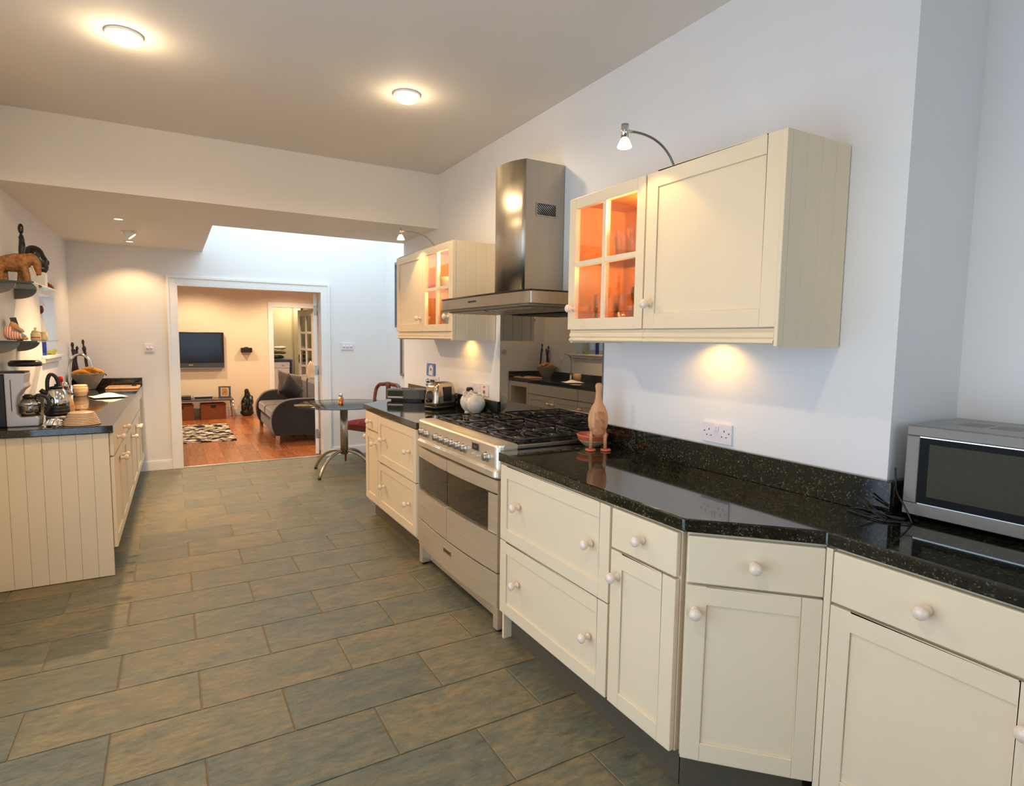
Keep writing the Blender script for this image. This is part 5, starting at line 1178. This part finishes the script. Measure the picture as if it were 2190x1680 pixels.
# utility room
m = MB(); m.box(1.1, 3.2, 13.45, 13.55, 0, LC); m.box(1.1, 1.2, D2 + .1, 13.45, 0, LC); m.box(3.1, 3.2, D2 + .1, 13.45, 0, LC); m.box(2.28, 2.42, 13.25, 13.45, 0, LC)
struct('wall_utility', m, UTIL); struct('ceiling', MB().box(1.1, 3.2, D2 + .1, 13.55, LC, LC + .1), CEIL, label='utility room ceiling')
spot('utility_spot', (1.95, 12.9, LC - .05), (0.1, .35, -1), 26, WARM2, 120, .6, .05); spot('utility_spot', (2.3, 13.0, LC - .05), (0.1, .3, -1), 20, WARM2, 100, .6, .03)
dy = thing('tumble_dryer', 'white tumble dryer under a dark worktop seen through the far doorway', 'appliance', (1.51, 12.80, 0))
put('body', MB().box(0, .595, .02, .58, .02, .925), TRIM, dy, bevel=.006); cpn = put('control_panel', MB().box(0, .595, 0, .0195, .80, .925), PLATEW, dy, bevel=.003); put('door_panel', MB().box(.004, .591, .004, .0195, .10, .79), TRIM, dy, bevel=.004)
put('dial', MB().lathe([(0, 0), (.026, 0), (.024, .018), (0, .02)], 20, tr(.47, 0, .865) @ rx(PI / 2)), PLATEW, cpn)
ws = thing('utility_worktop', 'dark wood worktop with end panel over the tumble dryer', 'worktop', (1.40, 12.77, 0))
put('top', MB().box(-.195, .755, 0, .66, .935, .972), DKWOOD, ws); put('end_panel', MB().box(.715, .755, .01, .66, 0, .9345), DKWOOD, ws)
for i, (x, y, z, sx, sy, sz, mt, lb) in enumerate(((1.88, 13.0, .973, .19, .13, .055, pm('green_print_cloth', C(40, 60, 52), .9, var=.5, scale=30), 'dark green patterned laundry at the bottom of the pile'), (1.92, 12.98, 1.075, .17, .12, .05, SOFA2, 'rolled brown towel in the middle of the laundry pile'), (1.93, 13.0, 1.165, .16, .11, .05, pm('white_laundry', C(228, 214, 204), .9), 'white crumpled laundry on top of the pile'))):
    rn = random.Random(i)
    mm = MB()
    for k in range(7): mm.ell((rn.uniform(-.5, .5) * sx, rn.uniform(-.4, .4) * sy, sz * (.75 + rn.uniform(-.1, .25))), (sx * rn.uniform(.35, .6), sy * rn.uniform(.4, .7), sz * rn.uniform(.5, .72)))
    o = put('laundry_bundle', mm, mt, None, (x, y, z), remesh=.012); tag(o, lb, 'laundry', 'pile of laundry on the utility worktop')
# glazed door leaf of the utility room
gd = struct('door_2', MB().box(0, .05, 0, .001, 0, .001), TRIM) if False else None
gd = bpy.data.objects.new('door_2', None); COL.objects.link(gd); gd['kind'] = 'structure'; gd['label'] = 'white glazed internal door standing open'
gd.location = (2.425, 11.92, 0); gd.rotation_euler = (0, 0, math.atan2(12.60 - 11.92, 2.26 - 2.425))
m = MB(); LW_ = .71; st = .10; zs = [.12 + .30, .0]
rows = [0.20, 0.53, 0.86, 1.19, 1.52, 1.85]
m.box(0, st, -.018, .018, .01, 1.965); m.box(LW_ - st, LW_, -.018, .018, .01, 1.965); m.box(st, LW_ - st, -.018, .018, .01, .20); m.box(st, LW_ - st, -.018, .018, 1.85, 1.965); 
for z in rows[1:-1]: m.box(st, LW_ - st, -.016, .016, z - .022, z + .022)
m.box(LW_ / 2 - .018, LW_ / 2 + .018, -.016, .016, .20, 1.85)
put('leaf', m, TRIM, gd, bevel=.003)
for i in range(5):
    for a, b in ((st, LW_ / 2 - .018), (LW_ / 2 + .018, LW_ - st)): put('pane', MB().box(a, b, -.003, .003, rows[i] + (.022 if i else 0), rows[i + 1] - (.022 if i < 4 else 0)), PANE, gd)
put('door_handle', MB().tube([(LW_ - .05, .018, 1.0), (LW_ - .05, .055, 1.0), (LW_ - .16, .058, 1.0)], .009, 8).box(LW_ - .07, LW_ - .03, .018, .024, .92, 1.08), CHROME, gd)
# folded-open door leaf of the wide doorway, seen on edge
d1 = bpy.data.objects.new('door_1', None); COL.objects.link(d1); d1['kind'] = 'structure'; d1['label'] = 'white door folded back into the living room'
d1.location = (1.548, 7.425, 0); d1.rotation_euler = (0, 0, PI / 2 - .27)
put('leaf', MB().box(0, .72, 0.005, .045, .008, 1.955), TRIM, d1, bevel=.002)
for z in (.20, .98, 1.70):
    h_ = put('hinge', MB().box(-.002, .0, -.028, .040, z, z + .115), STEEL, d1); put('knuckle', MB().lathe([(0, z), (.006, z), (.006, z + .115), (0, z + .115)], 10, tr(-.004, .0, 0)), STEEL, h_)
    mm = MB()
    for q in (.02, .0575, .095): mm.lathe([(0, 0), (.004, 0), (.003, .001), (0, .001)], 8, tr(-.002, .022, z + q) @ ry(-PI / 2))
    put('screw', mm, CHROME, h_)
# television
tv = thing('television', 'black flat-screen television mounted on the living room wall', 'television', (.30, D2 - .012, .865))
put('case', MB().box(-.52, .52, -.09, 0, .012, .632), BLACKP, tv, bevel=.006)
put('screen', MB().box(-.478, .478, -.0925, -.0905, .105, .606), pm('tv_screen', C(16, 20, 24), .12, var=.05), tv)
put('lower_bezel', MB().box(-.518, .518, -.093, -.0905, .014, .092), GREYP, tv); put('silver_lip', MB().box(-.515, .515, -.094, -.04, -.004, .0118), STEEL, tv)
put('logo', text_mesh('SONY', .026, .0004), PLATEW, tv, (-.005, -.0937, .058), (PI / 2, 0, 0))
# tv bench, devices, baskets
bn_ = thing('tv_bench', 'long low grey bench with tapered chrome legs below the television', 'bench', (.30, 11.50, 0))
put('top', MB().box(-.64, .62, -.23, .23, .325, .352), pm('grey_brown_laminate', C(98, 86, 84), .4), bn_, bevel=.006)
for a in (-.60, .60):
    for b in (-.215, .20): put('leg', MB().tube([(a, b, .324), (a + .02 * (1 if a > 0 else -1), b, 0.0)], [.020, .010], 10), CHROME, bn_)
pl = thing('disc_player', 'silver disc player on the bench', 'player', (.455, 11.44, .3525)); put('case', MB().box(-.155, .155, -.14, .14, .004, .062), SILV, pl, bevel=.003); put('front', MB().box(-.135, .135, -.142, -.1405, .014, .046), BLACKP, pl); put('foot', MB().box(-.14, .14, -.12, .12, 0, .004), BLACKP, pl)
pl = thing('set_top_box', 'black set-top box at the left of the bench', 'player', (.12, 11.45, .3525)); put('case', MB().box(-.15, .15, -.13, .13, .004, .056), BLACKP, pl, bevel=.003); put('front', MB().box(-.145, .145, -.132, -.1305, .020, .034), GREYP, pl)
ph = thing('photo_frame', 'grey photo frame with sepia portrait on the bench', 'frame', (.795, 11.50, .3525), -.1)
M_ = rx(-.12); put('frame', MB().box(-.098, .098, 0, .016, 0, .205, M_), pm('slate_frame', C(74, 80, 90), .4), ph, bevel=.003); put('mount', MB().box(-.062, .062, -.001, .0, .03, .178, M_), pm('cream_mount', C(222, 204, 176), .6), ph)
put('picture', MB().box(-.05, .05, -.002, -.001, .042, .166, M_), patternmat('sepia', [(0, C(70, 40, 26)), (.5, C(190, 130, 70)), (1, C(226, 196, 150))], 16, .5), ph)
def basket(label, x, y):
    b = thing('wicker_basket', label, 'basket', (x, y, 0), 0.03)
    m = MB(); m.box(-.19, .19, -.14, -.125, .006, .268); m.box(-.19, .19, .125, .14, .006, .268); m.box(-.19, -.175, -.125, .125, .006, .268); m.box(.175, .19, -.125, .125, .006, .268); m.box(-.175, .175, -.125, .125, .006, .02)
    put('weave', m, WICK, b)
    m = MB(); m.box(-.195, .195, -.146, -.1402, .245, .275); m.box(-.195, .195, -.146, -.1402, 0, .02); m.box(-.195, -.172, -.146, -.1402, .02, .245); m.box(.172, .195, -.146, -.1402, .02, .245)
    put('border', m, WICK, b); put('handle_hole', MB().box(-.04, .04, -.1475, -.1405, .20, .245), BLACKP, b)
basket('wicker storage basket under the right half of the bench', .60, 11.50); basket('wicker storage basket partly hidden by the door frame', .105, 11.50)
spk = thing('wall_speaker', 'small black speaker bar on the living room wall', 'speaker', (1.19, D2 - .02, 1.185)); put('case', MB().box(-.092, .092, -.09, .02, -.042, .042), BLACKP, spk, bevel=.008); put('grille', MB().box(-.085, .085, -.0915, -.0905, -.035, .035), pm('speaker_cloth', C(30, 30, 28), .9), spk); put('bracket', MB().box(-.03, .03, -.04, .018, .042, .055), BLACKP, spk)
stt = thing('stone_sculpture', 'polished black stone family sculpture on the floor by the wall', 'sculpture', (1.165, 11.66, 0))
m = MB().ell((0, 0, .06), (.12, .09, .07)).ell((-.02, 0, .20), (.085, .07, .16)).ell((.01, 0, .36), (.055, .05, .10)).ell((.0, -.01, .44), (.042, .04, .055)).ell((.065, -.03, .26), (.045, .05, .09)).ell((.075, -.02, .33), (.032, .035, .04)).ell((-.065, -.045, .15), (.04, .04, .09)).ell((.05, -.065, .13), (.05, .04, .08)).ell((.055, -.07, .21), (.028, .028, .03))
put('body', m, pm('black_stone', C(20, 22, 18), .14, var=.3, coat=.5), stt, remesh=.008)
rg = put('rug', MB().grid(lambda a, b: (-.72 + 1.47 * a, 8.93 + 1.74 * b, .012 + .004 * random.random()), 40, 44, smooth=False).box(-.72, .75, 8.93, 10.67, .0005, .012), RUG); tag(rg, 'black and white spotted hide-pattern rug on the oak floor', 'rug')
# sofa: local x = along sofa front (towards far end), here built in world axes about its base
sf = thing('sofa', 'charcoal two-seat sofa with rounded arms and chrome legs facing the television wall', 'sofa', (1.16, 8.36, 0))
YZ = Matrix(((1, 0, 0, 0), (0, 0, 1, 0), (0, 1, 0, 0), (0, 0, 0, 1)))
arm = [(.02, .11), (-.02, .22), (-.028, .34), (.0, .44), (.055, .52), (.13, .57), (.24, .595), (.42, .60), (.70, .595), (.95, .60), (.98, .50), (.98, .11)]
def armm(y0, y1):
    A = cat_spline([(a, b, 0) for a, b in arm], 3); return MB().prism([(p.x, p.y) for p in A], y0, y1, YZ, True)
put('arm', armm(0, .17), SOFA, sf, bevel=.015); put('arm', armm(1.63, 1.80), SOFA, sf, bevel=.015)
put('base', MB().box(.03, .95, .17, 1.63, .11, .29), SOFA, sf, bevel=.02); put('back', MB().box(.74, .98, .17, 1.63, .29, .80), SOFA, sf, bevel=.06, seg=4)
for a in (.175, .905): put('seat_cushion', MB().box(.0, .74, a, a + .72, .292, .44), SOFA2, sf, bevel=.05, seg=4)
for a in (.18, .905): put('back_cushion', MB().box(.60, .80, a, a + .715, .445, .84), SOFA2, sf, bevel=.07, seg=4)
for a in (.05, .92):
    for b in (.03, 1.70): put('leg', MB().box(a - .025, a + .025, b, b + .05, 0, .1095), CHROME, sf)
def pillow(name, label, mt, loc, rot, s=.42, t=.14):
    m = MB()
    def pf_(sgn): return lambda a, b: ((a - .5) * s * (1 - .08 * (1 - abs(2 * b - 1))), sgn * t / 2 * (max(0, (1 - (2 * a - 1) ** 2) * (1 - (2 * b - 1) ** 2))) ** .45, (b - .5) * s * (1 - .08 * (1 - abs(2 * a - 1))))
    m.grid(pf_(1), 14, 14); m.grid(pf_(-1), 14, 14)
    o = put(name, m, mt, None, loc, rot); tag(o, label, 'cushion')
pillow('scatter_cushion', 'black velvet scatter cushion tilted in the middle of the sofa', CUSHB, (1.50, 9.02, .665), (-.25, .75, .5), .36)
pillow('scatter_cushion', 'brown scatter cushion leaning against the far sofa arm', SOFA2, (1.58, 9.62, .69), (-.35, .25, .35), .42)
pillow('scatter_cushion', 'pale cream scatter cushion at the back of the sofa', CUSHC, (1.86, 9.35, .86), (-.1, .2, 1.35), .40)
# living room lighting
for x, y in ((.4, 9.2), (1.9, 9.2), (.4, 10.9), (1.9, 10.9)):
    spot('living_beam', (x, y, LC - .02), (0, .05, -1), 62, (1.0, .75, .50), 152, .5, .05)
